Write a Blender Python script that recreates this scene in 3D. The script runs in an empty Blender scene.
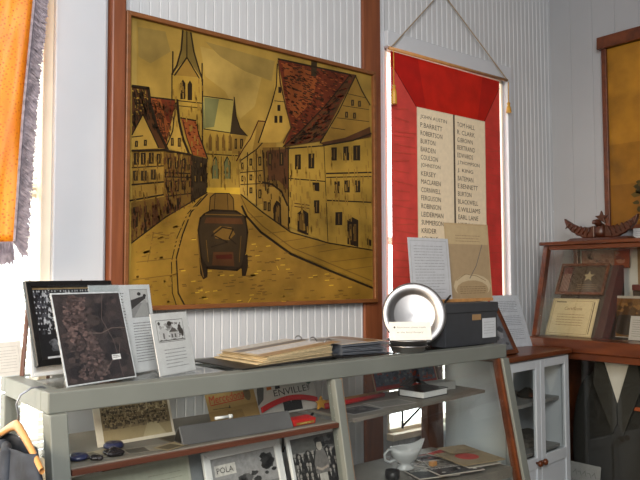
import bpy, bmesh, math, random
from mathutils import Vector, Matrix
random.seed(11)
SC = bpy.context.scene
COL = SC.collection
RAD = math.radians

# ------------------------------------------------------------------ helpers
def lin(c):
    return tuple(((v/255)/12.92 if v/255 <= .04045 else ((v/255+.055)/1.055)**2.4) for v in c)

def mat(name, rgb, rough=.6, metal=0., var=.12, scale=8., stretch=(1,1,1), bump=0., spec=.5, dark=None, trans=0., emit=None):
    """Principled surface whose colour is broken up by procedural noise."""
    m = bpy.data.materials.new(name); m.use_nodes = True
    nt = m.node_tree; N = nt.nodes; Lk = nt.links
    b = N['Principled BSDF']; b.inputs['Roughness'].default_value = rough; b.inputs['Metallic'].default_value = metal
    b.inputs['Specular IOR Level'].default_value = spec
    tc = N.new('ShaderNodeTexCoord'); mp = N.new('ShaderNodeMapping'); mp.inputs['Scale'].default_value = stretch
    no = N.new('ShaderNodeTexNoise'); no.inputs['Scale'].default_value = scale; no.inputs['Detail'].default_value = 6
    Lk.new(tc.outputs['Object'], mp.inputs[0]); Lk.new(mp.outputs[0], no.inputs['Vector'])
    cr = N.new('ShaderNodeValToRGB'); c = lin(rgb)
    d = lin(dark) if dark else tuple(v*(1-2*var) for v in c)
    u = tuple(min(1, v*(1+var)) for v in c)
    cr.color_ramp.elements[0].position = .3; cr.color_ramp.elements[0].color = (*d, 1)
    cr.color_ramp.elements[1].position = .7; cr.color_ramp.elements[1].color = (*u, 1)
    Lk.new(no.outputs['Fac'], cr.inputs[0]); Lk.new(cr.outputs[0], b.inputs['Base Color'])
    if bump:
        bp = N.new('ShaderNodeBump'); bp.inputs['Strength'].default_value = bump; bp.inputs['Distance'].default_value = .004
        Lk.new(no.outputs['Fac'], bp.inputs['Height']); Lk.new(bp.outputs[0], b.inputs['Normal'])
    if trans:
        tr = N.new('ShaderNodeBsdfTranslucent'); Lk.new(cr.outputs[0], tr.inputs[0])
        mx = N.new('ShaderNodeMixShader'); mx.inputs[0].default_value = trans
        Lk.new(b.outputs[0], mx.inputs[1]); Lk.new(tr.outputs[0], mx.inputs[2]); Lk.new(mx.outputs[0], N['Material Output'].inputs[0])
    return m

def glass_mat(name, tint=(245,248,247), refl=1., rough=.02):
    """Thin clear pane: see-through, with a Fresnel reflection."""
    m = bpy.data.materials.new(name); m.use_nodes = True
    nt = m.node_tree; N = nt.nodes; Lk = nt.links
    N.remove(N['Principled BSDF'])
    t = N.new('ShaderNodeBsdfTransparent'); t.inputs[0].default_value = (*lin(tint), 1)
    g = N.new('ShaderNodeBsdfGlossy'); g.inputs['Roughness'].default_value = rough; g.inputs[0].default_value = (.9,.9,.9,1)
    lw = N.new('ShaderNodeFresnel'); ge = N.new('ShaderNodeNewGeometry'); ir = N.new('ShaderNodeMapRange')   # same reflection from either side of the pane
    ir.inputs[3].default_value = 1.45; ir.inputs[4].default_value = 1/1.45
    Lk.new(ge.outputs['Backfacing'], ir.inputs[0]); Lk.new(ir.outputs[0], lw.inputs[0])
    mu = N.new('ShaderNodeMath'); mu.operation = 'MULTIPLY'; mu.inputs[1].default_value = refl
    Lk.new(lw.outputs[0], mu.inputs[0])
    mx = N.new('ShaderNodeMixShader'); Lk.new(mu.outputs[0], mx.inputs[0]); Lk.new(t.outputs[0], mx.inputs[1]); Lk.new(g.outputs[0], mx.inputs[2])
    Lk.new(mx.outputs[0], N['Material Output'].inputs[0])
    return m

def art_mat(name, rough=.6, spec=.4, var=.18, scale=30., trans=0., bump=0.):
    """Printed or painted surface: colours come with the mesh, noise breaks them up."""
    m = bpy.data.materials.new(name); m.use_nodes = True
    nt = m.node_tree; N = nt.nodes; Lk = nt.links
    b = N['Principled BSDF']; b.inputs['Roughness'].default_value = rough; b.inputs['Specular IOR Level'].default_value = spec
    at = N.new('ShaderNodeAttribute'); at.attribute_name = 'ink'
    tc = N.new('ShaderNodeTexCoord'); no = N.new('ShaderNodeTexNoise'); no.inputs['Scale'].default_value = scale; no.inputs['Detail'].default_value = 8
    Lk.new(tc.outputs['Object'], no.inputs['Vector'])
    mr = N.new('ShaderNodeMapRange'); mr.inputs[1].default_value = .3; mr.inputs[2].default_value = .7
    mr.inputs[3].default_value = 1-var; mr.inputs[4].default_value = 1+var
    Lk.new(no.outputs['Fac'], mr.inputs[0])
    vm = N.new('ShaderNodeVectorMath'); vm.operation = 'SCALE'
    Lk.new(at.outputs['Color'], vm.inputs[0]); Lk.new(mr.outputs[0], vm.inputs['Scale']); Lk.new(vm.outputs[0], b.inputs['Base Color'])
    if bump:
        bp = N.new('ShaderNodeBump'); bp.inputs['Strength'].default_value = bump; bp.inputs['Distance'].default_value = .003
        Lk.new(no.outputs['Fac'], bp.inputs['Height']); Lk.new(bp.outputs[0], b.inputs['Normal'])
    if trans:
        tr = N.new('ShaderNodeBsdfTranslucent'); Lk.new(vm.outputs[0], tr.inputs[0])
        mx = N.new('ShaderNodeMixShader'); mx.inputs[0].default_value = trans
        Lk.new(b.outputs[0], mx.inputs[1]); Lk.new(tr.outputs[0], mx.inputs[2]); Lk.new(mx.outputs[0], N['Material Output'].inputs[0])
    return m

def tag(o, label=None, cat=None, group=None, kind=None):
    if label: o['label'] = label
    if cat: o['category'] = cat
    if group: o['group'] = group
    if kind: o['kind'] = kind
    return o

def thing(name, label, cat, loc=(0,0,0), yaw=0, lean=0, group=None, roll=0):
    o = bpy.data.objects.new(name, None); COL.objects.link(o); o.empty_display_size = .05
    o.matrix_basis = Matrix.Translation(loc) @ Matrix.Rotation(RAD(yaw),4,'Z') @ Matrix.Rotation(RAD(-lean),4,'X') @ Matrix.Rotation(RAD(roll),4,'Y')
    return tag(o, label, cat, group)

class M:
    """Collects shapes into one mesh."""
    def __init__(s): s.bm = bmesh.new()
    def _f(s, vs):
        try: return s.bm.faces.new(vs)
        except ValueError: return None
    def hexa(s, p):          # 8 points: bottom ring then top ring
        v = [s.bm.verts.new(q) for q in p]
        for f in ((3,2,1,0),(4,5,6,7),(0,1,5,4),(1,2,6,5),(2,3,7,6),(3,0,4,7)): s._f([v[i] for i in f])
        return s
    def box(s, x0,x1,y0,y1,z0,z1):
        return s.hexa([(x0,y0,z0),(x1,y0,z0),(x1,y1,z0),(x0,y1,z0),(x0,y0,z1),(x1,y0,z1),(x1,y1,z1),(x0,y1,z1)])
    def prism(s, poly, a, b, axis='x'):     # polygon extruded along one axis
        def P(u,v,w): return {'x':(w,u,v),'y':(u,w,v),'z':(u,v,w)}[axis]
        A = [s.bm.verts.new(P(u,v,a)) for u,v in poly]; B = [s.bm.verts.new(P(u,v,b)) for u,v in poly]
        n = len(poly); s._f(A[::-1]); s._f(B)
        for i in range(n): s._f([A[i],A[(i+1)%n],B[(i+1)%n],B[i]])
        return s
    def tube(s, pts, r, n=8, closed=False):
        pts = [Vector(p) for p in pts]; rings = []
        for i,p in enumerate(pts):
            a = pts[max(i-1,0)]; b = pts[min(i+1,len(pts)-1)]
            t = (b-a).normalized(); u = t.orthogonal().normalized() if i == 0 else (pu - t*pu.dot(t)).normalized()
            pu = u; w = t.cross(u); rr = r[i] if isinstance(r,(list,tuple)) else r
            rings.append([s.bm.verts.new(p+(u*math.cos(k*2*math.pi/n)+w*math.sin(k*2*math.pi/n))*rr) for k in range(n)])
        for A,B in zip(rings,rings[1:]):
            for k in range(n): s._f([A[k],A[(k+1)%n],B[(k+1)%n],B[k]])
        s._f(rings[0][::-1]); s._f(rings[-1]); return s
    def lathe(s, prof, n=40, c=(0,0,0), axis='z'):   # profile of (radius, height)
        rings = []
        for r,h in prof:
            ring = []
            for k in range(n):
                a = k*2*math.pi/n; u,v = r*math.cos(a), r*math.sin(a)
                q = {'z':(u,v,h),'y':(u,h,v),'x':(h,u,v)}[axis]
                ring.append(s.bm.verts.new((q[0]+c[0],q[1]+c[1],q[2]+c[2])))
            rings.append(ring)
        for A,B in zip(rings,rings[1:]):
            for k in range(n): s._f([A[k],A[(k+1)%n],B[(k+1)%n],B[k]])
        s._f(rings[0][::-1]); s._f(rings[-1]); return s
    def grid(s, rows):       # rows of points -> sheet
        V = [[s.bm.verts.new(p) for p in r] for r in rows]
        for A,B in zip(V,V[1:]):
            for k in range(len(A)-1): s._f([A[k],A[k+1],B[k+1],B[k]])
        return s
    def build(s, name, m, parent=None, smooth=False, bev=0., solid=0., sub=0, world=False):
        bm = s.bm; bmesh.ops.recalc_face_normals(bm, faces=bm.faces[:])
        off = Vector((0,0,0))
        if parent is None and bm.verts:
            lo = [min(v.co[i] for v in bm.verts) for i in range(3)]; hi = [max(v.co[i] for v in bm.verts) for i in range(3)]
            off = Vector(((lo[0]+hi[0])/2,(lo[1]+hi[1])/2,lo[2]))
            for v in bm.verts: v.co -= off
        if smooth:
            for f in bm.faces: f.smooth = True
        me = bpy.data.meshes.new(name); bm.to_mesh(me); bm.free(); me.materials.append(m)
        o = bpy.data.objects.new(name, me); COL.objects.link(o)
        if parent is not None:
            o.parent = parent
            if world: o.matrix_parent_inverse = parent.matrix_basis.inverted()
        else: o.location = off
        if solid:
            d = o.modifiers.new('solid','SOLIDIFY'); d.thickness = solid; d.offset = 0
        if bev:
            d = o.modifiers.new('bevel','BEVEL'); d.width = bev; d.segments = 2; d.limit_method = 'ANGLE'; d.angle_limit = RAD(35)
        if sub:
            d = o.modifiers.new('sub','SUBSURF'); d.levels = sub; d.render_levels = sub
        return o

_text_cache = {}
def text_mesh(t):
    if t not in _text_cache:
        cu = bpy.data.curves.new('lettering','FONT'); cu.body = t; cu.size = 1; cu.resolution_u = 2
        ob = bpy.data.objects.new('lettering', cu); COL.objects.link(ob)
        bpy.context.view_layer.update()
        me = bpy.data.meshes.new_from_object(ob.evaluated_get(bpy.context.evaluated_depsgraph_get()))
        d = ([tuple(v.co[:2]) for v in me.vertices], [tuple(p.vertices) for p in me.polygons])
        bpy.data.objects.remove(ob); bpy.data.curves.remove(cu); bpy.data.meshes.remove(me)
        _text_cache[t] = d
    return _text_cache[t]

class Art:
    """A flat printed thing: a thin sheet plus ink laid on its front (local -Y), in millimetres from its lower left corner; one mesh."""
    def __init__(s, w, h, base=(230,228,220), thick=1., x0=None, step=.03):
        s.w, s.h = w, h; s.bm = bmesh.new(); s.col = s.bm.loops.layers.float_color.new('ink')
        s.x0 = -w/2 if x0 is None else x0; s.n = 0; s.step = step
        if base is not None:
            c = (*lin(base),1); t = thick
            p = [(0,0,0),(w,0,0),(w,0,h),(0,0,h),(0,t,0),(w,t,0),(w,t,h),(0,t,h)]
            v = [s.bm.verts.new(((q[0]+s.x0)/1000,q[1]/1000,q[2]/1000)) for q in p]
            for f in ((0,1,2,3),(5,4,7,6),(4,5,1,0),(3,2,6,7),(1,5,6,2),(4,0,3,7)): s._paint(s.bm.faces.new([v[i] for i in f]), c)
    def _paint(s, f, c):
        for l in f.loops: l[s.col] = c
    def up(s): s.n += 1; return s
    def raw(s, pts, c, lift=True):
        if lift: s.n += 1
        y = -s.n*s.step/1000 - .00005
        try: f = s.bm.faces.new([s.bm.verts.new(((x+s.x0)/1000,y,z/1000)) for x,z in pts])
        except ValueError: return
        f.normal_update()
        if f.normal.y > 0: f.normal_flip()
        s._paint(f, (*lin(c),1))
    def poly(s, c, *pts, lift=True): s.raw(pts, c, lift); return s
    def rect(s, c, x0,z0,x1,z1, lift=True): s.raw([(x0,z0),(x1,z0),(x1,z1),(x0,z1)], c, lift); return s
    def ell(s, c, x,z,rx,rz, n=14, lift=True):
        s.raw([(x+rx*math.cos(k*2*math.pi/n), z+rz*math.sin(k*2*math.pi/n)) for k in range(n)], c, lift); return s
    def line(s, c, w, pts, lift=True):
        if lift: s.n += 1
        for a,b in zip(pts,pts[1:]):
            dx,dz = b[0]-a[0], b[1]-a[1]; L = math.hypot(dx,dz) or 1; ux,uz = dx/L*w/2, dz/L*w/2; nx,nz = -uz,ux
            s.raw([(a[0]-ux*.6+nx,a[1]-uz*.6+nz),(a[0]-ux*.6-nx,a[1]-uz*.6-nz),(b[0]+ux*.6-nx,b[1]+uz*.6-nz),(b[0]+ux*.6+nx,b[1]+uz*.6+nz)], c, False)
        return s
    def text(s, t, c, x,z,w,h, center=False, rot=0, slant=0.):
        vs,fs = text_mesh(t); xs = [v[0] for v in vs]; zs = [v[1] for v in vs]
        a,b,d,e = min(xs),max(xs),min(zs),max(zs); kx = w/(b-a); kz = h/(e-d)
        s.n += 1; y = -s.n*s.step/1000 - .00005; cr,sr = math.cos(RAD(rot)), math.sin(RAD(rot)); V = []
        for p,q in vs:
            lx = (p-a)*kx; lz = (q-d)*kz; lx += slant*lz
            V.append(s.bm.verts.new(((x+lx*cr-lz*sr+s.x0)/1000, y, (z+lx*sr+lz*cr)/1000)))
        for f in fs:
            try: g = s.bm.faces.new([V[i] for i in f])
            except ValueError: continue
            g.normal_update()
            if g.normal.y > 0: g.normal_flip()
            s._paint(g, (*lin(c),1))
        return s
    def lines(s, c, x0,z0,x1,z1, n, w=None, seed=1):      # rows of small unreadable writing
        R = random.Random(seed); p = (z1-z0)/n; s.n += 1; w = w or p*.38
        for i in range(n):
            z = z1-(i+.5)*p; x = x0; end = x1-(R.random()*.35*(x1-x0) if i % 5 == 4 else R.random()*.06*(x1-x0))
            while x < end:
                l = min(end-x, R.uniform(.04,.13)*(x1-x0)); s.rect(c, x,z-w/2,x+l,z+w/2, lift=False); x += l+.018*(x1-x0)
        return s
    def crowd(s, x0,z0,x1,z1, rows, per, dark=(40,38,38), light=(190,185,175), seed=1, mid=None):   # a group photograph
        R = random.Random(seed); H = (z1-z0)
        for r in range(rows):
            zb = z1-(r+1)*H/(rows+.6); hh = H/(rows+.6)*1.25; wd = (x1-x0)/per
            for k in range(per):
                x = x0+(k+.5+R.uniform(-.2,.2)+(.5 if r%2 else 0)*.6)*wd
                if x > x1-wd*.4: continue
                t = R.random(); c = light if t > .8 else (mid if mid and t > .55 else dark); dv = R.randint(-12,12); c = tuple(min(255,max(0,v+dv)) for v in c)
                s.n += 0; s.poly(c, (x-wd*.48,zb-hh*.1),(x+wd*.48,zb-hh*.1),(x+wd*.45,zb+hh*.42),(x+wd*.2,zb+hh*.55),(x-wd*.2,zb+hh*.55),(x-wd*.45,zb+hh*.42), lift=(k==0))
                s.ell(light, x,zb+hh*.68,wd*.22,hh*.17, 8, lift=False)
            s.n += 1
        return s
    def blobs(s, cols, x0,z0,x1,z1, n, r0,r1, seed=1):
        R = random.Random(seed)
        for i in range(n):
            if i % 10 == 0: s.n += 1
            r = R.uniform(r0,r1); x = R.uniform(x0+r,x1-r); z = R.uniform(z0+r*.7,z1-r*.7); k = R.randint(6,9); c = R.choice(cols)
            pts = [(min(x1,max(x0,x+r*R.uniform(.6,1.2)*math.cos(j*6.283/k))), min(z1,max(z0,z+r*.7*R.uniform(.6,1.2)*math.sin(j*6.283/k)))) for j in range(k)]
            s.raw(pts, c, False)
        return s
    def build(s, name, m, parent=None, loc=(0,0,0), yaw=0, lean=0, roll=0, curl=0.):
        if curl:
            for v in s.bm.verts: v.co.y += curl*(v.co.x**2)
        me = bpy.data.meshes.new(name); s.bm.to_mesh(me); s.bm.free(); me.materials.append(m)
        o = bpy.data.objects.new(name, me); COL.objects.link(o)
        if parent is not None: o.parent = parent
        o.matrix_basis = Matrix.Translation(loc) @ Matrix.Rotation(RAD(yaw),4,'Z') @ Matrix.Rotation(RAD(-lean),4,'X') @ Matrix.Rotation(RAD(roll),4,'Y')
        return o

def ring(w, h, bw, y0, y1):      # a mitred picture frame, base at z=0, centred on x
    m = M(); a = w/2
    o = [(-a,0),(a,0),(a,h),(-a,h)]; i = [(-a+bw,bw),(a-bw,bw),(a-bw,h-bw),(-a+bw,h-bw)]
    for k in range(4):
        j = (k+1)%4; q = [o[k],o[j],i[j],i[k]]
        m.hexa([(x,y0,z) for x,z in q]+[(x,y1,z) for x,z in q])
    return m
PAINT=[('p','s2',[(8,1081),(28,1082),(34,471),(15,469)]),
('p','s2',[(302,1040),(492,1037),(604,972),(568,836),(493,770),(420,876),(326,922)]),
('p','s3',[(32,1060),(148,1067),(170,992),(86,929),(37,946)]),
('p','s3',[(325,1065),(672,1051),(656,960),(517,978),(395,1018)]),
('p','o1',[(177,903),(312,907),(314,575),(180,561)]),
('p','o4',[(219,1087),(213,1009),(196,942),(177,903),(242,983),(312,907),(296,957),(277,1014),(263,1088)]),
('p','o2',[(242,979),(192,902),(294,912)]),
('l','k',7,[(223,1088),(217,1010),(198,942),(177,903)]),
('l','k',7,[(259,1087),(273,1013),(293,957),(312,907)]),
('l','k',5,[(241,1088),(242,983)]),
('l','k',6,[(188,901),(242,983),(298,909)]),
('l','k',6,[(180,994),(180,903)]),
('l','k',6,[(311,972),(311,899)]),
('l','k',5,[(177,903),(178,726)]),
('l','k',6,[(313,907),(315,615)]),
('l','k',4,[(180,801),(312,809)]),
('l','k',3,[(180,781),(313,789)]),
('p','k',[(214,810),(214,874),(225,891),(236,877),(236,814)]),
('p','k',[(246,811),(246,875),(256,893),(266,879),(266,814)]),
('p','g1',[(315,818),(335,805),(336,699),(318,689)]),
('p','o3',[(317,839),(458,845),(473,704),(327,706)]),
('p','g1',[(321,835),(391,838),(368,720),(327,710)]),
('p','o1',[(318,705),(478,705),(494,468),(319,455)]),
('l','k',4,[(317,839),(458,845)]),
('l','k',4,[(322,705),(478,705)]),
('p','b1',[(342,619),(342,671),(350,691),(358,673),(358,620)]),
('p','b1',[(375,622),(375,675),(382,695),(391,677),(391,624)]),
('p','b1',[(405,626),(405,679),(413,699),(421,681),(422,627)]),
('p','b1',[(436,629),(436,683),(444,703),(453,685),(453,631)]),
('p','g2',[(360,507),(360,572),(374,598),(388,574),(388,509)]),
('l','k',4,[(360,507),(360,572),(374,598),(388,574),(388,509)]),
('p','g2',[(416,511),(416,577),(430,604),(445,580),(445,514)]),
('l','k',4,[(416,511),(416,577),(430,604),(445,580),(445,514)]),
('l','k',4,[(318,604),(483,613)]),
('l','k',3,[(402,601),(402,469)]),
('p','b2',[(463,854),(473,780),(493,732),(528,703),(444,701)]),
('p','o2',[(454,698),(523,702),(523,626),(454,619)]),
('l','k',5,[(463,858),(473,780),(493,732),(528,703)]),
('p','k',[(466,683),(478,685),(478,642),(466,641)]),
('p','k',[(493,686),(508,688),(508,646),(493,644)]),
('l','w',3,[(472,677),(472,648)]),
('l','w',3,[(500,680),(501,651)]),
('p','b1',[(483,634),(528,631),(528,471),(489,468)]),
('p','y1',[(324,467),(498,481),(499,452),(324,439)]),
('p','o2',[(12,672),(152,636),(162,404),(16,380)]),
('p','b3',[(11,827),(75,830),(84,770),(113,682),(156,605),(118,605),(56,727),(13,642)]),
('p','o5',[(13,642),(56,727),(122,606),(13,585)]),
('d','o1',4,[(29,733,35,732),(38,725,44,724),(56,816,62,815),(13,683,19,682),(30,784,36,783),(57,802,63,801),(59,817,65,816),(32,818,38,817),(21,785,27,785),(56,777,62,776),(48,762,54,761),(37,728,43,727),(59,801,65,800),(63,793,69,792),(31,812,37,811),(18,690,24,689),(40,799,46,799),(55,819,61,818),(63,773,69,773),(33,810,39,809),(26,755,32,754),(55,801,61,800),(15,679,21,678),(45,740,51,739),(28,773,34,772),(41,729,48,728),(13,719,19,718),(56,817,62,816),(57,750,63,749),(60,769,66,769),(12,810,18,809),(29,748,35,747),(54,774,60,773),(37,772,43,771),(38,726,44,725),(33,761,39,760),(33,787,39,786),(69,790,75,789),(25,750,31,749),(61,811,67,810)]),
('l','k',7,[(11,827),(75,830),(84,770),(113,682),(156,605)]),
('l','k',5,[(13,642),(56,727),(122,606)]),
('l','k',5,[(13,582),(160,602)]),
('l','k',4,[(13,634),(57,644)]),
('p','k',[(21,575),(41,578),(42,532),(22,530)]),
('p','k',[(49,578),(69,581),(70,535),(50,533)]),
('p','k',[(82,582),(102,585),(102,542),(82,540)]),
('p','k',[(114,581),(131,584),(131,545),(115,543)]),
('l','w',3,[(31,571),(32,537)]),
('l','w',3,[(59,574),(60,539)]),
('l','w',3,[(92,577),(92,547)]),
('l','w',3,[(123,577),(123,550)]),
('l','k',4,[(14,518),(152,539)]),
('p','b2',[(18,507),(38,510),(38,471),(19,470)]),
('p','b2',[(50,510),(74,513),(74,474),(50,472)]),
('p','b2',[(90,518),(111,521),(111,481),(91,480)]),
('l','w',3,[(28,502),(28,476)]),
('l','w',3,[(62,506),(62,479)]),
('l','w',3,[(101,513),(101,486)]),
('l','k',6,[(15,454),(153,477)]),
('l','k',6,[(8,394),(149,427)]),
('p','k',[(25,621),(37,623),(37,600),(25,598)]),
('p','k',[(61,629),(73,631),(73,608),(61,606)]),
('l','w',3,[(31,616),(31,604)]),
('l','w',3,[(67,624),(67,613)]),
('p','b1',[(12,387),(149,419),(150,338),(13,238)]),
('p','k',[(20,369),(39,374),(40,299),(21,287)]),
('p','k',[(63,375),(75,380),(76,278),(64,270)]),
('p','b3',[(96,381),(120,390),(121,318),(97,297)]),
('p','r1',[(84,797),(197,803),(193,728),(181,640),(152,609),(113,682)]),
('p','r2',[(129,796),(197,803),(189,700),(155,715)]),
('d','r3',4,[(120,737,128,736),(178,724,187,723),(181,779,189,777),(122,674,131,673),(109,777,117,776),(143,768,152,767),(104,745,113,744),(176,683,184,682),(175,742,184,741),(98,742,107,741),(174,757,182,756),(123,721,131,719),(131,723,140,722),(169,643,177,642),(159,705,167,704),(116,735,125,734),(109,787,117,786),(150,750,159,749),(103,741,111,740),(159,704,167,703),(153,740,161,739),(138,650,147,649),(123,764,131,763),(145,644,153,643),(156,637,164,635),(114,698,123,696),(132,711,140,710),(90,773,98,772),(97,786,106,785),(119,740,128,739),(124,675,132,674),(150,736,158,735),(105,736,114,734),(165,734,173,733),(93,763,101,762),(126,684,135,683),(172,735,181,734),(175,687,184,686),(132,731,141,730),(140,666,149,665),(132,667,140,666),(135,757,144,755),(145,668,153,667),(114,710,122,709),(159,632,168,631),(174,678,183,677),(167,698,176,696),(94,779,102,778),(183,777,192,776),(161,642,169,641),(171,709,179,707),(164,789,173,787),(148,643,157,641),(111,766,119,765),(169,732,178,731),(125,725,134,724),(123,720,132,719),(168,778,177,777),(163,659,171,657),(160,706,169,705),(139,678,147,677),(185,783,194,782),(134,662,143,661),(105,748,113,746),(119,757,127,756),(150,754,158,753),(108,796,116,795),(138,730,146,728),(103,729,112,728),(138,687,147,685)]),
('p','o5',[(193,799),(152,609),(247,596)]),
('p','b1',[(143,604),(264,598),(266,387),(146,338)]),
('l','k',6,[(84,797),(197,803)]),
('l','k',7,[(197,803),(206,722),(224,653),(251,596)]),
('l','k',5,[(193,795),(181,679),(152,609)]),
('p','k',[(173,650),(185,652),(186,621),(173,619)]),
('p','k',[(203,654),(216,656),(216,620),(203,619)]),
('l','w',3,[(179,645),(179,626)]),
('l','w',3,[(209,649),(209,625)]),
('l','k',5,[(148,597),(260,593)]),
('p','k',[(161,571),(177,573),(178,530),(161,528)]),
('p','k',[(190,574),(208,577),(208,533),(191,531)]),
('p','k',[(221,573),(238,576),(238,536),(221,534)]),
('l','w',3,[(169,566),(169,535)]),
('l','w',3,[(199,569),(199,538)]),
('l','w',3,[(229,568),(229,541)]),
('l','k',5,[(148,512),(260,518)]),
('l','k',5,[(149,496),(261,502)]),
('p','k',[(161,482),(178,484),(179,437),(162,435)]),
('p','k',[(191,484),(208,486),(209,443),(191,441)]),
('p','k',[(221,487),(239,489),(239,453),(221,451)]),
('l','w',3,[(170,477),(170,442)]),
('l','w',3,[(200,479),(200,448)]),
('l','w',3,[(230,482),(230,458)]),
('l','k',4,[(153,419),(261,439)]),
('p','k',[(158,404),(175,409),(175,359),(158,350)]),
('p','k',[(200,415),(217,420),(218,381),(200,372)]),
('p','r1',[(215,735),(286,733),(295,682),(332,589),(269,594),(237,666)]),
('d','r3',4,[(269,609,276,608),(271,627,278,626),(269,706,275,704),(237,697,243,696),(315,603,322,602),(251,672,258,671),(249,683,255,681),(282,636,289,635),(265,664,272,663),(278,724,284,723),(305,625,312,624),(291,616,298,615),(277,725,283,724),(272,686,279,685),(298,637,305,636),(280,715,287,714),(290,644,297,643),(284,655,291,654),(290,672,297,671),(251,712,257,711),(246,678,252,677),(273,703,280,702),(253,676,260,675),(278,620,285,619),(226,718,233,717)]),
('l','k',6,[(215,735),(286,733),(295,682),(337,585)]),
('l','k',4,[(224,728),(242,659),(269,594)]),
('p','b2',[(260,593),(337,585),(333,452),(261,391)]),
('p','k',[(273,571),(287,573),(287,540),(274,539)]),
('p','k',[(300,570),(314,572),(314,539),(300,538)]),
('p','k',[(274,515),(287,517),(287,484),(274,483)]),
('p','k',[(301,518),(314,519),(314,487),(301,486)]),
('l','o2',3,[(280,566),(280,546)]),
('l','o2',3,[(307,564),(307,544)]),
('l','o2',3,[(280,510),(281,490)]),
('l','o2',3,[(307,512),(308,492)]),
('l','k',5,[(264,586),(266,399)]),
('p','o5',[(483,605),(523,694),(578,739),(604,648),(604,412),(494,426)]),
('p','o2',[(553,642),(583,774),(635,781),(609,691),(677,700),(677,438),(574,410)]),
('l','r3',5,[(474,591),(508,646),(543,692),(583,774),(635,777)]),
('l','k',5,[(493,593),(573,649),(614,692)]),
('l','k',5,[(528,631),(528,450)]),
('l','k',5,[(573,644),(574,410)]),
('l','k',4,[(493,543),(604,562)]),
('l','k',4,[(494,493),(604,506)]),
('p','k',[(498,586),(508,587),(508,561),(498,560)]),
('p','k',[(538,607),(553,609),(553,578),(538,577)]),
('p','k',[(498,531),(508,532),(508,507),(498,506)]),
('p','k',[(538,539),(553,541),(553,515),(538,514)]),
('p','k',[(583,620),(599,622),(599,583),(584,581)]),
('p','k',[(584,543),(599,545),(599,510),(584,509)]),
('p','k',[(538,484),(553,486),(553,460),(538,459)]),
('p','k',[(584,479),(599,481),(599,442),(584,441)]),
('l','o5',3,[(503,580),(503,567)]),
('l','o5',3,[(545,601),(545,584)]),
('l','o5',3,[(503,525),(503,513)]),
('l','o5',3,[(546,533),(546,521)]),
('l','o5',3,[(591,614),(591,589)]),
('l','o5',3,[(591,537),(591,516)]),
('l','o5',3,[(546,478),(546,466)]),
('l','o5',3,[(591,473),(591,448)]),
('p','o5',[(688,1045),(715,935),(753,762),(699,694),(583,680),(651,854)]),
('p','r2',[(688,1063),(878,1063),(1148,1076),(1027,907),(924,730),(715,678),(759,763),(715,926)]),
('p','r1',[(710,1049),(844,1052),(913,1028),(878,907),(787,812),(753,843)]),
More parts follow.
